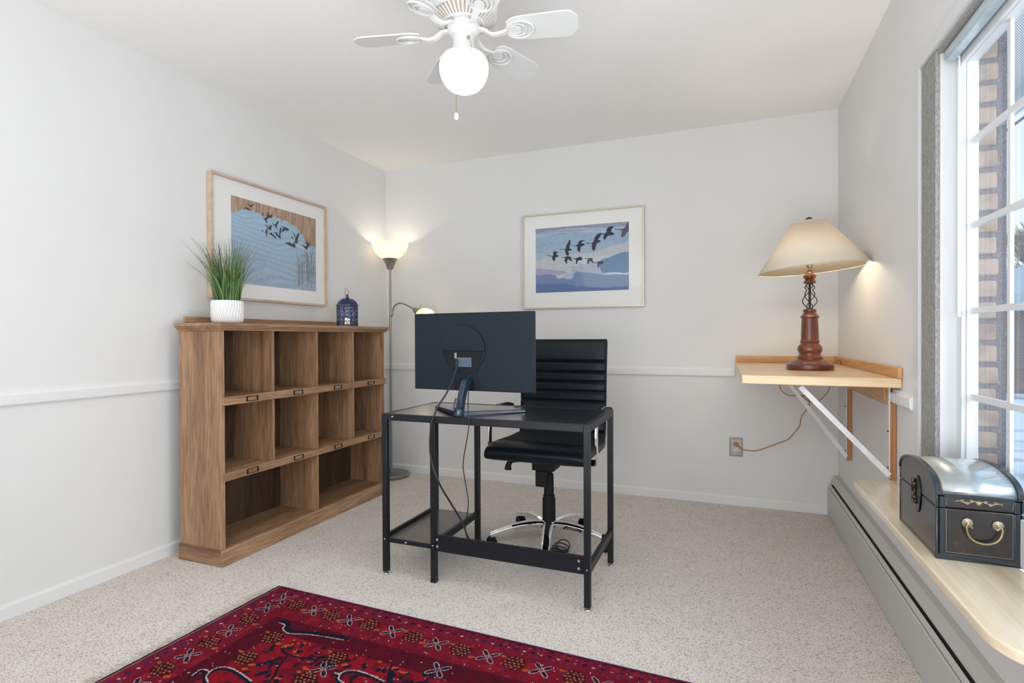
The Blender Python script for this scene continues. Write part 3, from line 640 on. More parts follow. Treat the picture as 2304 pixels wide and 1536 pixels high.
HB={"violet_top":[[0.0,1.005],[1.002,0.999],[1.002,0.928],[0.664,0.942],[0.475,0.902],[0.246,0.897],[-0.01,0.91]],"cream":[[-0.001,0.506],[0.316,0.554],[0.664,0.585],[1.002,0.709],[1.001,0.566],[0.865,0.531],[0.672,0.451],[0.421,0.385],[0.395,0.301],[0.271,0.217],[0.19,0.29],[-0.002,0.392]],"mauve":[[-0.002,0.38],[0.136,0.363],[0.369,0.303],[0.315,0.269],[0.19,0.284],[-0.002,0.304]],"haze":[[0.404,0.387],[0.578,0.422],[0.672,0.451],[0.731,0.374],[0.73,0.265],[0.448,0.304],[0.395,0.313]],"hillR":[[0.672,0.451],[0.79,0.484],[0.865,0.531],[1.001,0.566],[1.001,0.253],[0.73,0.259],[0.688,0.353]],"hillM":[[0.421,0.275],[0.448,0.304],[0.577,0.288],[0.73,0.247],[1.001,0.223],[1.0,-0.01],[0.421,-0.01]],"hillL":[[-0.01,0.297],[0.136,0.288],[0.217,0.276],[0.262,0.211],[0.368,0.198],[0.43,0.225],[0.455,-0.01],[-0.01,-0.01]],"deep":[[-0.01,0.146],[0.27,0.123],[0.456,0.082],[0.747,0.053],[1.0,0.057],[1.0,-0.01],[-0.01,-0.01]],"white1":[[0.722,0.26],[0.831,0.264],[1.001,0.249],[1.001,0.225],[0.831,0.228],[0.747,0.24]]}
GL=[[[0.165,0.964],[0.2,0.94],[0.212,0.948],[0.244,0.982],[0.224,0.943],[0.208,0.917],[0.188,0.927]],[[0.122,0.882],[0.149,0.902],[0.145,0.912],[0.168,0.903],[0.207,0.893],[0.192,0.877],[0.164,0.88],[0.141,0.886]],[[0.32,0.914],[0.341,0.888],[0.337,0.848],[0.324,0.851],[0.331,0.881]],[[0.362,0.894],[0.383,0.873],[0.392,0.931],[0.404,0.888],[0.43,0.891],[0.448,0.935],[0.443,0.89],[0.436,0.851],[0.413,0.858],[0.387,0.833],[0.372,0.81],[0.392,0.788],[0.378,0.779],[0.345,0.821],[0.332,0.84],[0.353,0.832],[0.37,0.846],[0.383,0.864]],[[0.425,0.825],[0.451,0.795],[0.473,0.786],[0.499,0.836],[0.52,0.843],[0.504,0.799],[0.49,0.758],[0.503,0.716],[0.49,0.73],[0.472,0.768],[0.451,0.781]],[[0.363,0.766],[0.382,0.748],[0.399,0.73],[0.414,0.762],[0.435,0.772],[0.431,0.734],[0.424,0.695],[0.407,0.704],[0.386,0.717],[0.372,0.736]],[[0.315,0.68],[0.33,0.68],[0.339,0.664],[0.327,0.663]],[[0.369,0.699],[0.382,0.716],[0.39,0.704],[0.377,0.646],[0.383,0.615],[0.373,0.617],[0.36,0.651]],[[0.386,0.657],[0.415,0.66],[0.428,0.677],[0.45,0.659],[0.476,0.642],[0.489,0.612],[0.471,0.611],[0.45,0.631],[0.415,0.646]],[[0.459,0.689],[0.49,0.692],[0.52,0.653],[0.525,0.739],[0.548,0.773],[0.552,0.746],[0.534,0.665],[0.545,0.63],[0.525,0.625],[0.494,0.646],[0.476,0.67]],[[0.548,0.792],[0.584,0.783],[0.621,0.783],[0.647,0.765],[0.626,0.741],[0.598,0.748],[0.57,0.722],[0.552,0.703],[0.559,0.743],[0.571,0.765]],[[0.719,0.671],[0.739,0.715],[0.764,0.755],[0.778,0.749],[0.753,0.659],[0.753,0.62],[0.724,0.584],[0.719,0.543],[0.695,0.548],[0.657,0.559],[0.592,0.579],[0.601,0.59],[0.638,0.594],[0.634,0.61],[0.667,0.595],[0.69,0.586],[0.719,0.641]],[[0.696,0.753],[0.71,0.737],[0.723,0.701],[0.715,0.68],[0.705,0.717]],[[0.663,0.685],[0.681,0.686],[0.7,0.666],[0.691,0.652]],[[0.797,0.614],[0.822,0.605],[0.847,0.59],[0.882,0.618],[0.852,0.642],[0.882,0.654],[0.911,0.64],[0.897,0.596],[0.882,0.573],[0.892,0.549],[0.866,0.549],[0.836,0.578],[0.812,0.598]]]
REED=[[-.1,.78],[0.0,0.788],[0.058,0.818],[0.095,0.851],[0.156,0.873],[0.227,0.872],[0.291,0.874],[0.341,0.842],[0.46,0.872],[0.549,0.859],[0.622,0.865],[0.659,0.831],[0.745,0.825],[0.764,0.77],[0.823,0.735],[0.842,0.66],[0.913,0.605],[0.994,0.612],[1.1,.612]]
def vnoise(x, y, seed):
    g = np.random.RandomState(seed).rand(64, 64); xi = np.floor(x).astype(int); yi = np.floor(y).astype(int); fx_ = x-xi; fy_ = y-yi
    fx_ = fx_*fx_*(3-2*fx_); fy_ = fy_*fy_*(3-2*fy_); a = g[yi % 64, xi % 64]; b_ = g[yi % 64, (xi+1) % 64]; c_ = g[(yi+1) % 64, xi % 64]; d = g[(yi+1) % 64, (xi+1) % 64]
    return (a*(1-fx_)+b_*fx_)*(1-fy_)+(c_*(1-fx_)+d*fx_)*fy_
def inpoly(u, v, P):
    r = np.zeros(u.shape, bool); n = len(P)
    for i in range(n):
        x1, y1 = P[i]; x2, y2 = P[(i+1) % n]
        if y1 == y2: continue
        cnd = ((y1 > v) != (y2 > v)) & (u < (x2-x1)*(v-y1)/(y2-y1)+x1); r ^= cnd
    return r
def mixc(col, mask, c, a=1.0):
    m_ = (mask*a)[..., None]; return col*(1-m_)+np.array(c)*m_
def colgrid(name, P0, U, V, nu, nv, colf, mat, parent, off):
    gu, gv = np.meshgrid(np.linspace(0, 1, nu+1), np.linspace(0, 1, nv+1)); col = colf(gu, gv)
    pts = np.array(P0)[None, None]+gu[..., None]*np.array(U)+gv[..., None]*np.array(V)-np.array(off)
    idx = np.arange((nu+1)*(nv+1)).reshape(nv+1, nu+1)
    f = np.stack([idx[:-1, :-1], idx[:-1, 1:], idx[1:, 1:], idx[1:, :-1]], -1).reshape(-1, 4)
    me = bpy.data.meshes.new(name); nV = len(idx.ravel()); nF = len(f)
    me.vertices.add(nV); me.vertices.foreach_set('co', pts.astype(np.float32).ravel())
    me.loops.add(nF*4); me.loops.foreach_set('vertex_index', f.astype(np.int32).ravel())
    me.polygons.add(nF); me.polygons.foreach_set('loop_start', np.arange(0, nF*4, 4, dtype=np.int32)); me.polygons.foreach_set('loop_total', np.full(nF, 4, dtype=np.int32))
    me.update(calc_edges=True); me.validate()
    ca = me.color_attributes.new('Col', 'FLOAT_COLOR', 'POINT'); rgba = np.ones((nV, 4), np.float32); rgba[:, :3] = np.clip(col, 0, 1).reshape(-1, 3); ca.data.foreach_set('color', rgba.ravel())
    me.materials.append(mat); o_ = bpy.data.objects.new(name, me); C.objects.link(o_)
    if parent: o_.parent = parent
    return o_
def colB(u, v):
    n1 = vnoise(u*9, v*7, 1); n2 = vnoise(u*40, v*40, 2); wu = u+(n2-.5)*.012; wv = v+(vnoise(u*20, v*20, 5)-.5)*.03
    col = np.zeros(u.shape+(3,))+np.array(lin((158, 182, 204)))
    col = mixc(col, np.clip((.75-v)/.35, 0, 1), lin((196, 204, 212))); col = mixc(col, n1*.5, lin((146, 176, 204)))
    cs = dict(violet_top=((150, 152, 178), .85), cream=((206, 206, 206), .65), mauve=((166, 160, 184), .8), haze=((178, 182, 202), .85), hillR=((100, 136, 172), .92), hillM=((126, 146, 184), .95), hillL=((122, 140, 180), .95), deep=((92, 116, 166), .7), white1=((206, 216, 230), .9))
    for k_, P in HB.items(): col = mixc(col, inpoly(wu, wv, P).astype(float), lin(cs[k_][0]), cs[k_][1])
    for (s_, o_, y_) in ((.05, .0, .905), (.03, .3, .87)):
        st = np.exp(-((v-(y_+.03*np.sin(u*5+o_)+.05*u))/.012)**2)*(n1*.8+.2); col = mixc(col, st, lin((206, 220, 230)), .7)
    col *= (.93+.14*n2)[..., None]
    for i, P in enumerate(GB): col = mixc(col, inpoly(u, v, P).astype(float), lin((52, 52, 68)) if i != 5 else lin((96, 88, 104)), .97)
    return col
def colL(u, v):
    n1 = vnoise(u*8, v*8, 11); n2 = vnoise(u*60, v*60, 12)
    col = np.zeros(u.shape+(3,))+np.array(lin((166, 190, 210)))
    col = mixc(col, np.clip(v-.3, 0, 1)*.9, lin((172, 204, 228))); col = mixc(col, np.clip(.45-v, 0, 1)*1.2, lin((168, 176, 194)))
    wv = np.sin((v*(46-20*(1-v))+1.6*np.sin(u*7+v*9)+2*n1)*2.0+n2); col = mixc(col, np.clip(wv-.45, 0, 1)*.55*(.4+n1), lin((122, 150, 184))); col = mixc(col, np.clip(-wv-.6, 0, 1)*.6, lin((196, 210, 220)))
    P = np.array(REED); edge = np.interp(u, P[:, 0], P[:, 1])+(vnoise(u*70, v*3, 13)-.5)*.03
    rd = np.clip((v-edge)/.012, 0, 1); st = vnoise(u*150, v*5, 14)
    rc = np.array(lin((180, 152, 132)))[None, None]*(.55+.8*st)[..., None]; col = col*(1-rd[..., None])+rc*rd[..., None]
    rs = np.random.RandomState(8)
    for i in range(46):
        x0 = rs.uniform(.76, 1.0); y0 = rs.uniform(.02, .2); h = rs.uniform(.2, .5); ln_ = rs.uniform(-.05, .05); t = np.clip((v-y0)/h, 0, 1)
        m_ = (np.abs(u-(x0+ln_*t)) < .0022) & (v > y0) & (v < y0+h); col = mixc(col, m_.astype(float), lin(((120, 118, 104), (142, 128, 108), (98, 104, 110))[i % 3]), .75)
    for (x0, y0, ln_, h) in ((.70, .07, .10, .30), (.30, .05, .05, .25), (.75, .05, -.02, .3)):
        t = np.clip((v-y0)/h, 0, 1); m_ = (np.abs(u-(x0+ln_*t)) < .0018) & (v > y0) & (v < y0+h); col = mixc(col, m_.astype(float), lin((120, 118, 124)), .7)
    for P in GL: col = mixc(col, inpoly(u, v, P).astype(float), lin((70, 66, 74)), .95)
    m_ = np.exp(-((v-(.60-.4*(u-.72)))/.012)**2)*(np.abs(u-.80) < .09); col = mixc(col, m_, lin((214, 216, 220)), .8)
    return col*(.96+.08*n2)[..., None]
# left wall picture
pL = thing('framed_bird_print', 'large ash-framed print of geese over reeds and water on the left wall', 'picture', (XL+.015, 2.56, 1.64))
x0, x1 = XL+.001, XL+.034; y0, y1, z0, z1 = 2.108, 3.010, 1.298, 1.980; fw = .013
MB().box(x0, x1, y0, y1, z1-fw, z1).box(x0, x1, y0, y1, z0, z0+fw).box(x0, x1, y0, y0+fw, z0+fw, z1-fw).box(x0, x1, y1-fw, y1, z0+fw, z1-fw).build('frame', M_frameL, pL, bevel=.001)
MB().box(x0, x0+.018, y0+fw, y1-fw, z0+fw, z1-fw).build('mat_board', M_mat, pL, smooth=False)
colgrid('print', (XL+.0195, 2.245, 1.393), (0, .672, 0), (0, 0, .488), 340, 246, colL, M_print, pL, pL.location)
MB().box(XL+.026, XL+.028, y0+fw, y1-fw, z0+fw, z1-fw).build('glazing', M_pglass, pL, smooth=False)
c = MB(); random.seed(2); yy = 2.435
while yy < 2.60:
    ww = random.uniform(.003, .007); c.box(x1-.0005, x1+.0003, yy, yy+ww, z0+.004, z0+.004+random.uniform(.003, .006)); yy += ww+.003
c.build('frame_lettering', plain('faded_gilt', lin((170, 140, 90)), .5), pL, smooth=False)
# back wall picture
pB = thing('framed_bird_print', 'thin metal-framed print of geese flying over blue hills, on the back wall', 'picture', (-.955, YB-.015, 1.63))
y1_, y0_ = YB-.001, YB-.026; x0, x1, z0, z1 = -1.393, -.515, 1.286, 1.969; fw = .010
MB().box(x0, x1, y0_, y1_, z1-fw, z1).box(x0, x1, y0_, y1_, z0, z0+fw).box(x0, x0+fw, y0_, y1_, z0+fw, z1-fw).box(x1-fw, x1, y0_, y1_, z0+fw, z1-fw).build('frame', M_frameB, pB, bevel=.001)
MB().box(x0+fw, x1-fw, y1_-.013, y1_, z0+fw, z1-fw).build('mat_board', M_mat, pB, smooth=False)
colgrid('print', (-1.291, YB-.0155, 1.402), (.672, 0, 0), (0, 0, .465), 340, 236, colB, M_print, pB, pB.location)
MB().box(x0+fw, x1-fw, YB-.0215, YB-.0195, z0+fw, z1-fw).build('glazing', M_pglass, pB, smooth=False)

# ---------------------------------------------------------------- ceiling fan
FX, FY = -.835, 1.675
fan = thing('ceiling_fan', 'white six-blade ceiling fan with a lit opal glass globe', 'fan', (FX, FY, H))
MB().lathe([(0, 2.4395), (.098, 2.4395), (.098, 2.41), (.088, 2.385), (.086, 2.25), (.090, 2.235), (.112, 2.215), (.118, 2.205), (.118, 2.178), (.115, 2.172), (.108, 2.172), (.070, 2.150), (.060, 2.148), (0, 2.148)], (FX, FY, 0), 72).build('motor_housing', M_fan, fan)
c = MB(); c.capl = False; c.lathe([(.1065, 2.1705), (.0715, 2.1495)], (FX, FY, 0), 72); c.build('vent_recess', M_fanslot, fan)
c = MB()
for i in range(44):
    a = 2*math.pi*i/44; c.tube([(FX+.072*math.cos(a), FY+.072*math.sin(a), 2.1490), (FX+.107*math.cos(a), FY+.107*math.sin(a), 2.1700)], 0, smooth=False, sect=lambda t: [(-.0015, -.0022-.0016*t), (.002, -.0022-.0016*t), (.002, .0022+.0016*t), (-.0015, .0022+.0016*t)], up=(0, 0, 1))
for r_, z in ((.1105, 2.1715), (.0695, 2.147)): c.tube([(FX+r_*math.cos(2*math.pi*i/72), FY+r_*math.sin(2*math.pi*i/72), z) for i in range(73)], .004, 8, False)
c.build('vent_grille', M_fan, fan)
MB().lathe([(0, 2.150), (.055, 2.150), (.056, 2.128), (.050, 2.118), (.042, 2.112), (.042, 2.108), (0, 2.108)], (FX, FY, 0), 48).build('hub', M_fan, fan)
MB().lathe([(0, 2.110), (.037, 2.110), (.0385, 2.107), (.0385, 2.062), (.041, 2.058), (.0415, 2.050), (0, 2.050)], (FX, FY, 0), 48).build('light_fitter', M_fan, fan)
MB().lathe([(0, 2.052), (.037, 2.052), (.054, 2.047), (.071, 2.037), (.081, 2.022), (.0845, 2.004), (.083, 1.985), (.077, 1.964), (.067, 1.946), (.052, 1.931), (.030, 1.920), (0, 1.917)], (FX, FY, 0), 64).build('globe', M_globe, fan)
for k_ in range(6):
    th = R_(12.5+60*k_); base_T = Matrix.Translation((FX, FY, 2.118)) @ Matrix.Rotation(th, 4, 'Z') @ Matrix.Rotation(R_(-13), 4, 'X')
    b_ = MB(); b_.T = base_T
    pol = [(.150, -.030), (.165, -.043), (.19, -.050), (.345, -.056), (.366, -.052), (.388, -.030), (.392, 0), (.388, .030), (.366, .052), (.345, .056), (.19, .050), (.165, .043), (.150, .030)]
    b_.prism(pol, 'Z', 0, .005); o = b_.build('blade', M_fan, fan, bevel=.001)
    ir = MB(); ir.T = Matrix.Translation((FX, FY, 2.118)) @ Matrix.Rotation(th, 4, 'Z')
    ir.tube([(.050, 0, .012), (.075, .006, .006), (.098, .004, -.010), (.125, 0, -.012), (.150, 0, -.006)], 0, sect=lambda t: [(-.004, -.010+.003*math.sin(t*3)), (.004, -.010), (.004, .010), (-.004, .010-.003*math.sin(t*3))], up=(0, 0, 1))
    ir.T = base_T
    for (cx, rx, ry, tt_) in ((.195, .045, .036, .0042), (.186, .030, .025, .0035), (.178, .019, .016, .003)):
        ir.tube([(cx+rx*math.cos(a), ry*math.sin(a), -.004) for a in [2*math.pi*i/40 for i in range(41)]], tt_, 8, False)
    ir.prism([(.178+.018*math.cos(2*math.pi*i/20), .015*math.sin(2*math.pi*i/20)) for i in range(20)], 'Z', -.006, -.0005)
    ir.build('blade_bracket', M_fan, fan)
c = MB(); c.tube([(FX-.046, FY+.03, 2.112), (FX-.048, FY+.035, 2.09)], .0008, 6, False)
z = 2.10
while z > 1.868: c.sphere((FX-.048, FY+.035, z), .0017, 6); z -= .0042
pc = c.build('pull_chain', M_brass, fan); MB().lathe([(0, 1.842), (.005, 1.845), (.0085, 1.855), (.006, 1.866), (.002, 1.870), (0, 1.871)], (FX-.048, FY+.035, 0), 14).build('chain_pendant', M_white_ceramic, pc)
c = MB().sphere((FX+.033, FY-.032, 2.083), .0055, 10); c.tube([(FX+.035, FY-.035, 2.083), (FX+.045, FY-.047, 2.065), (FX+.058, FY-.064, 2.045), (FX+.062, FY-.070, 2.015)], .0008, 6); c.build('light_pull', M_brass, fan)

# ---------------------------------------------------------------- desk
dk = thing('computer_desk', 'black metal-framed desk with black board top and low side shelf', 'desk', (-.98, 2.32, 0))
dx0, dx1, dy0, dy1, dz = -1.462, -.498, 2.078, 2.558, .735; t_ = .025
legs = [(dx0, dy0), (-1.215, dy0+.005), (dx1-t_, dy0), (dx0, dy1-t_), (-1.215, dy1-t_), (dx1-t_, dy1-t_)]
for i, (x, y) in enumerate(legs):
    lg = MB().box(x, x+t_, y, y+t_, .014, dz if i not in (1, 4) else dz-.03).build('leg', M_black, dk, bevel=.0015)
    if i != 1: MB().lathe([(0, .0005), (.011, .0005), (.0125, .004), (.010, .007), (.004, .008), (.004, .0138), (0, .0138)], (x+t_/2, y+t_/2, 0), 18).build('foot', M_chrome, lg)
    else: MB().box(x, x+t_, y, y+t_, .001, .014).build('foot', M_black, lg)
    c = MB()
    if i in (0, 1, 2):
        c.sphere((x+t_*.5, y-.0005, .165), .0032, 8); c.build('screw', M_steel, lg)
fr = MB(); g = .0005
fr.box(dx0+t_+g, dx1-t_-g, dy0, dy0+.022, dz-.030, dz); fr.box(dx0+t_+g, dx1-t_-g, dy1-.022, dy1, dz-.030, dz)
fr.box(dx0, dx0+.022, dy0+t_+g, dy1-t_-g, dz-.030, dz); fr.box(dx1-.022, dx1, dy0+t_+g, dy1-t_-g, dz-.030, dz)
fr.build('top_frame', M_black, dk, bevel=.0015)
MB().box(dx0+.0225, -1.204, dy0+.0225, dy1-.0225, dz-.016, dz-.001).build('top_board', M_desktop, dk)
MB().box(-1.203, dx1-.0225, dy0+.0225, dy1-.0225, dz-.016, dz-.001).build('top_board', M_desktop, dk)
lo = MB(); lo.box(dx0+t_, -1.215, dy0+.004, dy0+.012, .150, .170); lo.box(dx0+.004, dx0+.018, dy0+t_, dy1-t_, .150, .182); lo.box(-1.211, -1.195, dy0+t_+.006, dy1-t_, .150, .182)
lo.build('lower_rail', M_black, dk, bevel=.001)
MB().box(dx0+.018, -1.212, dy0+.012, dy1-.006, .151, .163).build('lower_shelf', plain('glare_lifted_board', (.13, .11, .095), .24, var=.08, vs=60), dk)  # shelf base colour raised to stand in for reflected light
MB().box(-1.189, dx1-t_, dy0+.008, dy0+.020, .142, .214).build('stretcher', M_black, dk, bevel=.001)
lo = MB().box(dx1-.020, dx1-.002, dy0+t_, dy1-t_, .142, .178); lo.box(dx1-.055, dx1-t_, dy1-.014, dy1-.004, .090, .141); lo.build('side_rail', M_black, dk, bevel=.001)
for x in (-1.182, -.545):
    for z in (.163, .193):
        c = MB().lathe([(0, 0), (.0058, 0), (.0048, .0022), (0, .003)], (0, 0, 0), 14); c.v = [(x+v[0], dy0+.008-v[2], z+v[1]) for v in c.v]
        c.build('screw_cap', M_steel, dk)
for (x, z) in ((-1.405, dz-.012), (-1.34, .160)): MB().sphere((x, dy0+(.0 if z > .5 else .004), z), .0045, 8).build('screw_cap', M_steel, dk)

# ---------------------------------------------------------------- monitor
mo = thing('computer_monitor', 'flat black computer monitor seen from behind, standing on the desk', 'monitor', (-1.07, 2.2, dz))
A, B_ = Vector((-1.375, 2.222, 0)), Vector((-.765, 2.194, 0)); ux = (B_-A).normalized(); uy = Vector((-ux.y, ux.x, 0)); W_ = (B_-A).length
TM = Matrix(((ux.x, uy.x, 0, A.x), (ux.y, uy.y, 0, A.y), (0, 0, 1, .838), (0, 0, 0, 1)))   # local: x along width, y toward the user, z up
c = MB(); c.T = TM; c.box(0, W_, 0, .016, 0, .354); c.build('back_shell', M_monitor, mo, bevel=.003)
c = MB(); c.T = TM; c.box(.002, W_-.002, .016, .021, .002, .352); c.build('screen', plain('dark_screen_glass', (.006, .006, .008), .12), mo)
cc = (.262, .186); disc = MB(); disc.T = TM
pol = [(cc[0]+.112*math.cos(R_(a)), cc[1]+.112*math.sin(R_(a))) for a in range(-3, 184, 5)]
disc.prism(pol, 'Y', -.010, .0); disc.build('rear_bulge', M_monitor, mo, bevel=.002)
c = MB(); c.T = TM; c.tube([(cc[0]+.109*math.cos(R_(a)), -.003, cc[1]+.109*math.sin(R_(a))) for a in range(-180, 1, 6)], .0035, 8, False); c.build('rear_ring', M_monitor, mo)
c = MB(); c.T = TM; c.prism([(cc[0]+.100*math.cos(R_(a)), cc[1]-.001+.100*math.sin(R_(a))) for a in range(-176, -3, 6)], 'Y', -.0015, .001); c.box(cc[0]-.098, cc[0]+.098, -.003, .001, cc[1]-.022, cc[1]-.007); c.build('port_recess', M_matblack, mo)
lb = MB(); lb.T = TM; lb.box(cc[0]-.036, cc[0]+.044, -.003, -.0012, cc[1]-.078, cc[1]-.036); st = lb.build('rating_label', plain('pale_blue_grey_label', (.09, .13, .18), .4), mo)
c = MB(); c.T = TM; random.seed(4)
for r_ in range(5):
    x = cc[0]-.030
    while x < cc[0]+.034:
        ww = random.uniform(.003, .010); c.box(x, x+ww, -.0036, -.0028, cc[1]-.072+r_*.007, cc[1]-.0695+r_*.007); x += ww+.003
c.build('label_print', plain('label_ink', (.05, .07, .10), .5), st)
c = MB(); c.T = TM; c.box(.218, .318, -.001, .001, .004, .060); c.build('stand_slot', M_matblack, mo)
c = MB(); c.T = TM; c.prism([(.367+.004*math.cos(a), .052+.004*math.sin(a)) for a in [i*math.pi/6 for i in range(12)]], 'Y', -.001, .001); c.build('joystick', M_matblack, mo)
cu = bpy.data.curves.new('lettering', 'FONT'); cu.body = 'SAMSUNG'; cu.size = .0175; cu.align_x = 'CENTER'; cu.extrude = .0002
to = bpy.data.objects.new('tmp', cu); C.objects.link(to); bpy.context.view_layer.update()
tm = bpy.data.meshes.new_from_object(to.evaluated_get(bpy.context.evaluated_depsgraph_get())); bpy.data.objects.remove(to)
c = MB(); c.T = TM; c.add([(cc[0]+.004+v.co.x, -.0104-v.co.z, cc[1]+.040+v.co.y) for v in tm.vertices], [tuple(p.vertices) for p in tm.polygons])
c.build('logo_lettering', plain('glossy_black_lettering', (.006, .007, .010), .2), mo, smooth=False)
# stand: arm and V foot
sect = lambda w0, w1, d0, d1: (lambda t: [(-(d0+(d1-d0)*t), -(w0+(w1-w0)*t)), ((d0+(d1-d0)*t), -(w0+(w1-w0)*t)*.6), ((d0+(d1-d0)*t), (w0+(w1-w0)*t)*.6), (-(d0+(d1-d0)*t), (w0+(w1-w0)*t))])
arm_ = MB().tube([(-1.088, 2.120, .742), (-1.088, 2.128, .79), (-1.086, 2.148, .845), (-1.084, 2.168, .878), (-1.082, 2.190, .888), (-1.081, 2.204, .886)], 0, sect=sect(.019, .022, .012, .012), up=(0, -1, .4)).build('stand_arm', M_stand, mo, bevel=.004, angle=30)
MB().tube([(-1.096, 2.104, .815), (-1.098, 2.094, .79), (-1.099, 2.088, .765), (-1.098, 2.094, .748)], .004, 8).build('cable_clip', M_stand, arm_)
ft = MB()
for (ex, ey) in ((-1.315, 2.335), (-.868, 2.345)):
    ft.tube([(-1.085, 2.108, .747), ((-1.085*.5+ex*.5), 2.108*.5+ey*.5, .745), (ex, ey, .7415)], 0, sect=lambda t: [(-.011+.004*t, -.015), (.011-.006*t, -.013), (.011-.006*t, .013), (-.011+.004*t, .015)], up=(0, 0, 1))
ft.lathe([(0, .7352), (.024, .7352), (.026, .742), (.022, .768), (.012, .776), (0, .776)], (-1.087, 2.114, 0), 24)
ft.build('stand_foot', M_stand, mo, bevel=.003, angle=30)
cv = thing('monitor_cable', 'thick black video cable drooping from the monitor over the desk edge', 'cable', (-1.15, 2.06, .5))
MB().tube([(-1.149, 2.205, .984), (-1.133, 2.190, .958), (-1.132, 2.150, .899), (-1.143, 2.105, .834), (-1.166, 2.072, .782), (-1.179, 2.063, .745), (-1.194, 2.060, .700), (-1.201, 2.060, .606), (-1.190, 2.062, .528), (-1.158, 2.070, .441), (-1.150, 2.150, .342), (-1.114, 2.19, .25), (-1.052, 2.15, .185), (-.95, 2.125, .165), (-.88, 2.14, .155), (-.82, 2.24, .13), (-.75, 2.36, .07), (-.735, 2.48, .020), (-.735, 2.56, .010)], .0042, 10, sub=5).build('cord', M_cable, cv)
c = MB(); c.tube([(-1.150, 2.207, 1.010), (-1.149, 2.206, .982)], 0, smooth=False, sect=[(-.003, -.0055), (.003, -.0055), (.003, .0055), (-.003, .0055)], up=(0, 1, 0)); c.build('connector', plain('silver_connector', (.35, .35, .36), .3, .8), cv, bevel=.001)
cp = thing('power_cable', 'thin black power cable hanging from behind the monitor stand', 'cable', (-1.04, 2.07, .4))
MB().tube([(-1.035, 2.188, .935), (-1.075, 2.180, .900), (-1.062, 2.17, .874), (-1.048, 2.13, .834), (-1.028, 2.085, .79), (-1.018, 2.068, .748), (-1.015, 2.066, .703), (-1.029, 2.066, .626), (-1.053, 2.085, .532), (-1.058, 2.12, .438), (-1.06, 2.15, .352), (-1.077, 2.165, .275), (-1.071, 2.15, .200), (-1.0, 2.125, .170), (-.92, 2.13, .158), (-.85, 2.22, .13), (-.765, 2.34, .07), (-.750, 2.47, .020), (-.752, 2.55, .010)], .0022, 8, sub=5).build('cord', M_cable, cp)
cl = MB()
for k_ in range(4):
    P = [(-.782+(.046-.005*k_)*math.cos(a)+.008*k_, 2.60+(.026+.005*k_)*math.sin(a), .008+.008*k_+.012*(1+math.cos(a+.8*k_+1.8))*(.5+.5*k_/3)) for a in [2*math.pi*i/20 for i in range(21)]]
    cl.tube(P, .0032, 8, sub=2)
o = cl.build('cable_coil', M_cable, loc=(-.76, 2.60, 0)); tag(o, 'bundled coil of black cable on the carpet behind the desk stretcher', 'cable')
o = MB().tube([(-.98, 2.505, .738), (-.955, 2.512, .7385), (-.925, 2.520, .745), (-.895, 2.528, .744), (-.878, 2.530, .738)], .0028, 8).build('usb_cable', M_cable, loc=(-.93, 2.51, .735)); tag(o, 'short black cable lying at the rear edge of the desk top', 'cable')

# ---------------------------------------------------------------- office chair
CX, CY = -.872, 2.725
ch = thing('office_chair', 'black ribbed leather office chair with chrome five-star base behind the desk', 'chair', (CX, CY, 0))
def cushion(path, hw, th, seams, sub=10, rd=.9, edge=None):
    P = cr([Vector((0, y, z)) for y, z in path], sub); n = len(P); S = [0]
    for i in range(1, n): S.append(S[-1]+(P[i]-P[i-1]).length)
    m = 44; vs = []; fs = []
    Pr = []; L_ = S[-1]
    num = max(120, n); 
    for q_ in range(num+1):
        s_ = L_*q_/num; j = max(0, min(n-2, next((i-1 for i in range(1, n) if S[i] >= s_), n-2))); t = (s_-S[j])/max(1e-9, S[j+1]-S[j]); p_ = P[j].lerp(P[j+1], min(1, max(0, t))); Pr.append((p_, (P[j+1]-P[j]).normalized(), s_))
    for (p_, tv, s_) in Pr:
        nrm = Vector((0, -tv.z, tv.y)).normalized()
        d = min([abs(s_-q_) for q_ in seams]+[1]); rib = 1-.55*math.exp(-(d/.0065)**2)
        e = min(s_, L_-s_); cap = math.sqrt(max(0.0, 1-(1-min(1, e/(th*.5)))**2))*.97+.03
        for k_ in range(m):
            a = 2*math.pi*k_/m; ca_, sa_ = math.cos(a), math.sin(a)
            x = hw*math.copysign(abs(ca_)**.22, ca_)*(1-.03*(1-cap)); h_ = th*.5*math.copysign(abs(sa_)**.55, sa_)*cap
            if h_ > 0: h_ *= rib
            vs.append((CX+x, p_.y+nrm.y*h_, p_.z+nrm.z*h_))
    R__ = len(Pr)
    for i in range(R__-1):
        for k_ in range(m): fs.append((i*m+k_, i*m+(k_+1) % m, (i+1)*m+(k_+1) % m, (i+1)*m+k_))
    fs.append(tuple(range(m))[::-1]); fs.append(tuple((R__-1)*m+k_ for k_ in range(m)))
    c_ = MB(); c_.add(vs, fs); return c_
cushion([(2.47, .478), (2.50, .500), (2.56, .512), (2.70, .507), (2.83, .503), (2.94, .507)], .262, .082, [.12+.03*i for i in range(12)]).build('seat', M_leather, ch, angle=70)
cushion([(2.915, .490), (2.955, .520), (2.975, .600), (2.985, .720), (2.995, .860), (3.010, .980), (3.026, 1.068)], .252, .052, [.03, .085, .14, .195, .25, .305, .36, .415, .475]).build('backrest', M_leather, ch, angle=70)
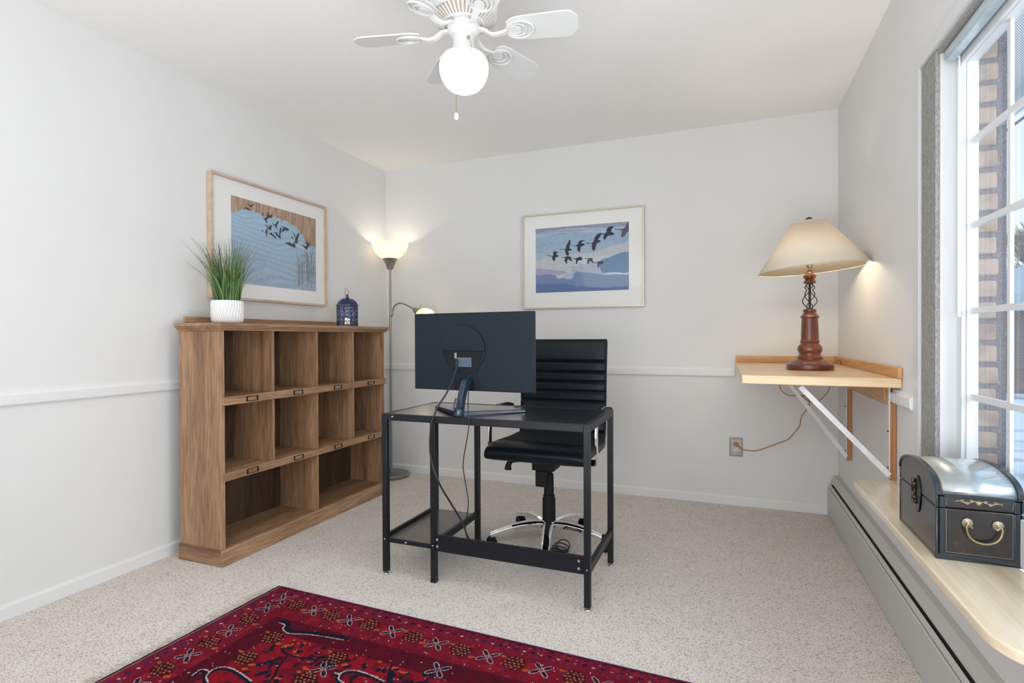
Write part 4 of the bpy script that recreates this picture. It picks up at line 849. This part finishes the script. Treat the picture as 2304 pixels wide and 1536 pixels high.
for s_ in (-1, 1):
    x = CX+s_*.283; ap = [(x, 2.965, .58), (x, 2.955, .645), (x, 2.90, .686), (x, 2.80, .700), (x, 2.69, .694), (x, 2.615, .665), (x, 2.600, .60), (x, 2.602, .515), (x-s_*.006, 2.63, .462), (x-s_*.05, 2.66, .450)]
    o = MB().tube(ap, 0, sect=[(-.0045, -.018), (.0045, -.018), (.0045, .018), (-.0045, .018)], up=(0, -.3, 1) if False else None).build('armrest', M_chrome, ch, bevel=.0015)
    MB().tube([(x, 2.90, .694), (x, 2.80, .708), (x, 2.69, .703), (x, 2.64, .688)], 0, sect=[(-.006, -.021), (.008, -.019), (.008, .019), (-.006, .021)]).build('arm_pad', M_matblack, o, bevel=.003)
c = MB(); c.box(CX-.085, CX+.085, CY-.10, CY+.12, .448, .466); c.box(CX-.075, CX+.045, CY-.06, CY+.06, .385, .448); c.box(CX-.058, CX+.006, CY-.055, CY+.02, .300, .385); c.build('tilt_mechanism', M_matblack, ch, bevel=.006)
MB().tube([(CX-.07, CY-.02, .43), (CX-.16, CY-.06, .425), (CX-.195, CY-.07, .418)], .005, 8).tube([(CX-.19, CY-.07, .425), (CX-.20, CY-.073, .405), (CX-.202, CY-.075, .382)], .012, 10, r1=.019).build('lever', M_matblack, ch)
MB().lathe([(0, .10), (.030, .10), (.0345, .118), (.0345, .232), (.031, .236), (.031, .250), (.0265, .254), (.0250, .36), (.018, .364), (.018, .40), (0, .40)], (CX, CY, 0), 32).build('gas_lift', M_matblack, ch)
c = MB().lathe([(0, .072), (.034, .072), (.042, .085), (.044, .110), (.038, .118), (0, .118)], (CX, CY, 0), 32)
for k_ in range(5):
    a = R_(-76+72*k_); ca_, sa_ = math.cos(a), math.sin(a)
    c.tube([(CX+ca_*r_, CY+sa_*r_, z) for r_, z in ((.030, .098), (.09, .103), (.17, .097), (.25, .080), (.315, .060))], 0, sect=lambda t: [(-.018+.006*t, -.026+.009*t), (.008-.001*t, -.030+.011*t), (.017-.005*t, -.015+.005*t), (.017-.005*t, .015-.005*t), (.008-.001*t, .030-.011*t), (-.018+.006*t, .026-.009*t)], up=(0, 0, 1))
c.build('star_base', M_chrome, ch, bevel=.002, angle=30)
for k_ in range(5):
    a = R_(-76+72*k_); px_, py_ = CX+math.cos(a)*.305, CY+math.sin(a)*.305
    cs_ = MB(); cs_.cyl((px_, py_, .035), (px_, py_, .058), .006, 10); cs_.box(px_-.012, px_+.012, py_-.006, py_+.006, .026, .044); cc_ = cs_.build('caster', M_matblack, ch, bevel=.002)
    wh = MB()
    for s_ in (-1, 1):
        d = Vector((-math.sin(a), math.cos(a), 0)); p_ = Vector((px_, py_, .0255)); wh.cyl(tuple(p_+d*(s_*.006)), tuple(p_+d*(s_*.020)), .025, 24)
    wh.build('wheel', M_matblack, cc_, bevel=.002)

# ---------------------------------------------------------------- rug
rug = thing('oriental_rug', 'dark red oriental rug with navy and orange floral border in the foreground', 'rug', (-.7, 1.0, .001))
P0 = np.array([-1.800, 1.806, .0095]); U = np.array([2.20, -.066, 0]); V = np.array([-.062, -1.50, 0])
FLOW = [[-1.698, 1.638], [-1.695, 1.46], [-1.509, 1.687], [-1.332, 1.68], [-1.135, 1.669], [-0.943, 1.658], [-0.746, 1.653], [-0.555, 1.648], [-.365, 1.64], [-.175, 1.634], [.015, 1.628], [.205, 1.622], [-1.213, 1.399], [-0.865, 1.528], [-1.693, 1.295], [-1.70, 1.12], [-1.71, .95], [-1.695, 1.717], [-.6, 1.38], [-.1, 1.37]]
CLUS = [[-1.693, 1.548], [-1.696, 1.378], [-1.7, 1.21], [-1.705, 1.03], [-1.604, 1.698], [-1.418, 1.684], [-1.243, 1.679], [-1.043, 1.667], [-0.846, 1.654], [-0.651, 1.651], [-0.446, 1.648], [-.27, 1.64], [-.08, 1.63], [.11, 1.625], [-1.215, 1.464], [-1.231, 1.336], [-1.499, 1.354], [-1.511, 1.481], [-.75, 1.40], [-.3, 1.44]]
CUR = [[[-1.567, 1.568], [-1.535, 1.563], [-1.519, 1.538], [-1.476, 1.524], [-1.394, 1.546], [-1.266, 1.56]], [[-1.58, 1.221], [-1.581, 1.254], [-1.547, 1.254], [-1.534, 1.233], [-1.504, 1.215]], [[-1.547, 1.254], [-1.539, 1.281], [-1.508, 1.293], [-1.458, 1.288], [-1.381, 1.268]], [[-1.166, 1.396], [-1.146, 1.394], [-1.133, 1.374], [-1.105, 1.365]], [[-1.146, 1.394], [-1.139, 1.417], [-1.103, 1.431], [-1.047, 1.427], [-0.995, 1.417]]]
def rugcol(u, v):
    xy = P0[None, None, :2]+u[..., None]*U[:2]+v[..., None]*V[:2]; X_, Y_ = xy[..., 0], xy[..., 1]
    dl = u*2.2; dt = v*1.5; dr = 2.2-dl; db = 1.5-dt; d = np.minimum(np.minimum(dl, dt), np.minimum(dr, db))
    n1 = vnoise(X_*14+40, Y_*14+40, 21); n2 = vnoise(X_*120+40, Y_*45+40, 22); n3 = vnoise(X_*45+20, Y_*30+20, 23); n4 = vnoise(X_*210+20, Y_*210+20, 24)
    red, mar, wine, nav = lin((142, 22, 38)), lin((92, 18, 34)), lin((120, 30, 58)), lin((28, 26, 48))
    col = np.zeros(u.shape+(3,))+np.array(red); col = mixc(col, (n3 > .60).astype(float), mar, .6)
    border = d < .30; b1 = (d < .20); b2 = (d >= .20) & (d < .285)
    col = mixc(col, b1.astype(float), lin((124, 22, 42)), .8); col = mixc(col, b2.astype(float), lin((76, 16, 34)), .85)
    col = mixc(col, (b1 & (n2 > .56)).astype(float), mar, .65); col = mixc(col, (d < .075).astype(float), wine, .55)
    col = mixc(col, ((n4 > .80) & (n1 > .4)).astype(float), nav, .7)
    col = mixc(col, (b1 & (n3 < .22)).astype(float), lin((156, 34, 48)), .6)
    def ell(cx, cy, a, b_, ang, c_, outl=None, ow=.002):
        nonlocal col
        m_ = (np.abs(X_-cx) < a+.01) & (np.abs(Y_-cy) < a+.01)
        if not m_.any(): return
        ii = np.where(m_); dx = X_[ii]-cx; dy = Y_[ii]-cy; p_ = dx*math.cos(ang)+dy*math.sin(ang); q_ = -dx*math.sin(ang)+dy*math.cos(ang)
        if outl is not None:
            k_ = (p_/(a+ow))**2+(q_/(b_+ow))**2 < 1; col[ii[0][k_], ii[1][k_]] = outl
        k_ = (p_/a)**2+(q_/b_)**2 < 1; col[ii[0][k_], ii[1][k_]] = c_
    rs = np.random.RandomState(4); ora, bl, wt, gd = lin((186, 84, 36)), lin((26, 28, 46)), lin((206, 176, 178)), lin((176, 122, 84))
    n_f = 1300
    for i in range(n_f):   # navy leaves and scrolls of the field
        cx, cy = rs.uniform(-1.5, .1), rs.uniform(.6, 1.50)
        ell(cx, cy, rs.uniform(.008, .022), rs.uniform(.005, .010), rs.uniform(0, 3.1), bl)
    for i in range(170):
        cx, cy = rs.uniform(-1.5, .1), rs.uniform(.6, 1.50); ell(cx, cy, rs.uniform(.008, .018), rs.uniform(.004, .007), rs.uniform(-.5, .5), ora, bl, .0015)
    for i in range(2000):   # specks in the dark band
        cx, cy = rs.uniform(-1.8, .35), rs.uniform(.4, 1.80); c_ = [wt, wt, nav, gd, nav][i % 5]; ell(cx, cy, rs.uniform(.002, .0045), .0018, rs.uniform(0, 3.1), c_)
    # stems
    for (pts) in ([(-1.43, 1.44), (-1.38, 1.42), (-1.30, 1.425), (-1.18, 1.455)], [(-1.38, 1.42), (-1.36, 1.36), (-1.33, 1.30), (-1.32, 1.22)], [(-1.02, 1.50), (-1.0, 1.45), (-.96, 1.42), (-.90, 1.44)], [(-.93, 1.45), (-.90, 1.38), (-.88, 1.30)]):
        for p_ in cr([Vector((*q_, 0)) for q_ in pts], 12): ell(p_.x, p_.y, .0045, .0045, 0, bl)
    # small repeating motifs nearest the edge
    for k_ in range(36):
        t = .05+k_*.06; p_ = P0[:2]+U[:2]*(t/2.2)+V[:2]*(.042/1.5); ell(p_[0], p_[1], .009, .007, .4, nav); ell(p_[0]+.03, p_[1]-.004, .006, .004, .2, (gd if k_ % 2 else wt), bl, .001)
        p_ = P0[:2]+U[:2]*(t/2.2)+V[:2]*(.018/1.5); ell(p_[0], p_[1], .008, .004, .4, nav)
        if t < 1.45:
            p_ = P0[:2]+U[:2]*(.042/2.2)+V[:2]*(t/1.5); ell(p_[0], p_[1], .010, .007, 1.2, lin((36, 38, 92))); ell(p_[0]+.004, p_[1]-.03, .006, .004, .2, wt, nav, .001)
    for (x, y) in CLUS:
        ell(x, y, .040, .036, 0, lin((70, 16, 24)))
        for i in range(-2, 3):
            for j in range(-2, 3):
                ox = i*.015+(j % 2)*.0075; oy = j*.0135
                if ox*ox/.0013+oy*oy/.0010 < 1: ell(x+ox+rs.uniform(-.002, .002), y+oy+rs.uniform(-.002, .002), .0040, .0034, 0, gd, lin((46, 12, 20)), .0014)
        ell(x+.05, y-.022, .013, .007, .3, ora, bl, .002); ell(x-.045, y+.022, .011, .006, -.2, ora, bl, .002)
    for (x, y) in FLOW:
        for q_ in range(4):
            a = R_(40+90*q_); ell(x+.024*math.cos(a), y+.024*math.sin(a), .0175, .0068, a, bl, wt, .0024)
    for cu_ in CUR:
        for q_, p_ in enumerate(cr([Vector((*q_, 0)) for q_ in cu_], 16)): ell(p_.x+.004, p_.y-.008, .010, .007, 0, bl) if cu_ is not CUR[0] else ell(p_.x+.004, p_.y+.012, .012, .010, 0, bl)
    for cu_ in CUR:
        for p_ in cr([Vector((*q_, 0)) for q_ in cu_], 24): ell(p_.x, p_.y, .0024, .0024, 0, wt)
    col = mixc(col, (dt < .008).astype(float), lin((88, 40, 84)), .8); col = mixc(col, ((dt > .008) & (dt < .013)).astype(float), nav, .8)
    col = mixc(col, (dl < .006).astype(float), lin((40, 26, 34))); col = mixc(col, ((dl > .006) & (dl < .011)).astype(float), lin((190, 178, 176)), .9)
    col = mixc(col, np.clip((n2-.5)*2, 0, 1)*b1, lin((168, 60, 92)), .25)
    return col*(.60+.42*n4)[..., None]
pile = colgrid('pile', P0, U, V, 760, 520, rugcol, M_rug, rug, rug.location)
c = MB(); q4 = [P0, P0+U, P0+U+V, P0+V]; c.prism([(p_[0], p_[1]) for p_ in q4], 'Z', .0012, .0090); c.build('backing', plain('rug_backing', lin((80, 30, 50)), .95), rug, smooth=False)
random.seed(9); c = MB()
for i in range(520):
    t = random.random(); p_ = P0[:2]+V[:2]*t; L_ = random.uniform(.03, .075); a = math.pi+random.uniform(-.5, .5); b_ = a+random.uniform(-.4, .4)
    pts = [(p_[0]+.004, p_[1], .006), (p_[0]+.4*L_*math.cos(a), p_[1]+.4*L_*math.sin(a), .0035), (p_[0]+.4*L_*math.cos(a)+.6*L_*math.cos(b_), p_[1]+.4*L_*math.sin(a)+.6*L_*math.sin(b_), .0028)]
    c.tube(pts, .0006, 4, False)
o = c.build('fringe', M_fringe, rug); o['kind'] = 'stuff'
random.seed(3)
for k_, (m_, x_) in enumerate(((M_fringedark, -.004), (M_fringe, .003))):
    MB().tube([(P0[0]+V[0]*t+x_+random.uniform(-.0015, .0015), P0[1]+V[1]*t, .0065) for t in [i/60 for i in range(61)]], .0028, 6, False).build('edge_cord', m_, rug)

# ---------------------------------------------------------------- outside the window
n_ = N('brick_clay'); t1 = tex(n_, 'ShaderNodeTexNoise', 12, detail=4); r1 = ramp(n_, t1.outputs[0], [(.35, lin((120, 98, 86))), (.55, lin((150, 130, 112))), (.75, lin((158, 132, 122)))]); n_.link(r1.outputs[0], n_.b.inputs['Base Color']); n_.setp(Roughness=.85)
t2 = tex(n_, 'ShaderNodeTexNoise', 120, detail=3); bump(n_, t2.outputs[0], .4, .002); M_brick = n_.m
n_ = N('dark_mortar'); t1 = tex(n_, 'ShaderNodeTexNoise', 180, detail=3, rough=.8); r1 = ramp(n_, t1.outputs[0], [(.4, lin((74, 72, 80))), (.66, lin((104, 102, 110))), (.72, lin((190, 195, 205)))]); n_.link(r1.outputs[0], n_.b.inputs['Base Color']); n_.setp(Roughness=.9); M_mortar = n_.m
bp = thing('brick_pillar', 'weathered tan brick wall end with dark mortar, outside the window', 'brickwork', (.76, 2.16, 0))
MB().box(.7255, .803, 2.118, 2.40, -.6, 2.075).box(.7162, .7254, 2.118, 2.234, .2, 2.075).build('mortar', M_mortar, bp, smooth=False)
c = MB(); z = -.55; i = 0; random.seed(7)
while z < 2.05:
    e = random.uniform(-.003, .004); c.box(.7160, .778+e, 2.108, 2.23, z, z+.051); z += .0672; i += 1
c.build('bricks', M_brick, bp, bevel=.006, seg=3)
n_ = N('vented_soffit'); t1 = tex(n_, 'ShaderNodeTexWave', 55, rot=(0, 0, .6)); t1.wave_type = 'BANDS'; r1 = ramp(n_, t1.outputs[0], [(.25, lin((120, 128, 130))), (.35, lin((240, 242, 242)))]); n_.link(r1.outputs[0], n_.b.inputs['Base Color']); n_.setp(Roughness=.6); M_soff = n_.m
sf = thing('roof_eave', 'pale vented soffit and fascia of the roof overhang outside the window', 'eave', (1.1, 2.0, 2.1), )
MB().box(.727, .86, .2, 3.2, 2.076, 2.09).build('frieze_board', M_vinyl, sf, smooth=False)
MB().box(.86, 1.16, .2, 3.6, 2.14, 2.15).build('soffit_panel', M_soff, sf, smooth=False)
MB().box(1.16, 1.19, .2, 3.6, 2.05, 2.20).build('fascia', plain('pale_blue_fascia', lin((178, 200, 208)), .5), sf, smooth=False)
MB().tube([(1.21, .2, 2.03), (1.21, 3.6, 2.03)], .006, 8, False).build('overhead_wire', M_cable, sf)
n_ = N('snow'); t1 = tex(n_, 'ShaderNodeTexNoise', .8, detail=5); r1 = ramp(n_, t1.outputs[0], [(.5, (.72, .80, .90)), (.62, (.30, .30, .33))]); n_.link(r1.outputs[0], n_.b.inputs['Base Color']); n_.setp(Roughness=.8); bump(n_, t1.outputs[0], .5, .1)
tag(MB().box(.9, 60, -20, 80, -.62, -.52).build('snowy_ground', n_.m, smooth=False), kind='structure')
hs = thing('neighbour_house', 'distant dark brick house with pale gable siding beyond the snowy yard', 'house', (10, 20, -.52))
n_ = N('house_brick'); bt = tex(n_, 'ShaderNodeTexBrick', 4.5); bt.inputs['Color1'].default_value = (*lin((112, 92, 92)), 1); bt.inputs['Color2'].default_value = (*lin((96, 78, 80)), 1); bt.inputs['Mortar'].default_value = (*lin((150, 140, 142)), 1); n_.link(bt.outputs[0], n_.b.inputs['Base Color']); n_.setp(Roughness=.9)
tcx = [x for x in n_.n if x.type == 'MAPPING'][0]; tcx.inputs['Rotation'].default_value = (R_(90), 0, 0)
MB().box(6.9, 18, 19.0, 27, -.52, 1.75).build('walls', n_.m, hs, smooth=False)
MB().prism([(6.3, 1.75), (18.6, 1.75), (12.5, 4.6)], 'Y', 18.7, 27.2).build('gable_roof', plain('pale_siding', lin((172, 190, 205)), .7), hs, smooth=False)
MB().box(9.6, 10.8, 18.95, 19.0, .2, 1.3).build('window', plain('house_window', (.1, .12, .15), .2), hs)
tr = thing('bare_tree', 'leafless winter tree behind the distant brick house', 'tree', (12.2, 29.5, -.5))
random.seed(12); tb = MB()
def branch(p, d, L_, r_, n_lv):
    q_ = p+d*L_; tb.tube([tuple(p), tuple(q_)], r_, 5, False, r1=r_*.65)
    if n_lv:
        for i in range(4): branch(p+d*L_*random.uniform(.6, 1), (d+Vector((random.uniform(-.8, .8), random.uniform(-.8, .8), random.uniform(-.1, .6)))).normalized(), L_*.68, r_*.6, n_lv-1)
branch(Vector((12.2, 29.5, -.5)), Vector((0, 0, 1)), 2.6, .16, 5)
tb.build('branches', plain('grey_bark', lin((120, 112, 112)), .9), tr)
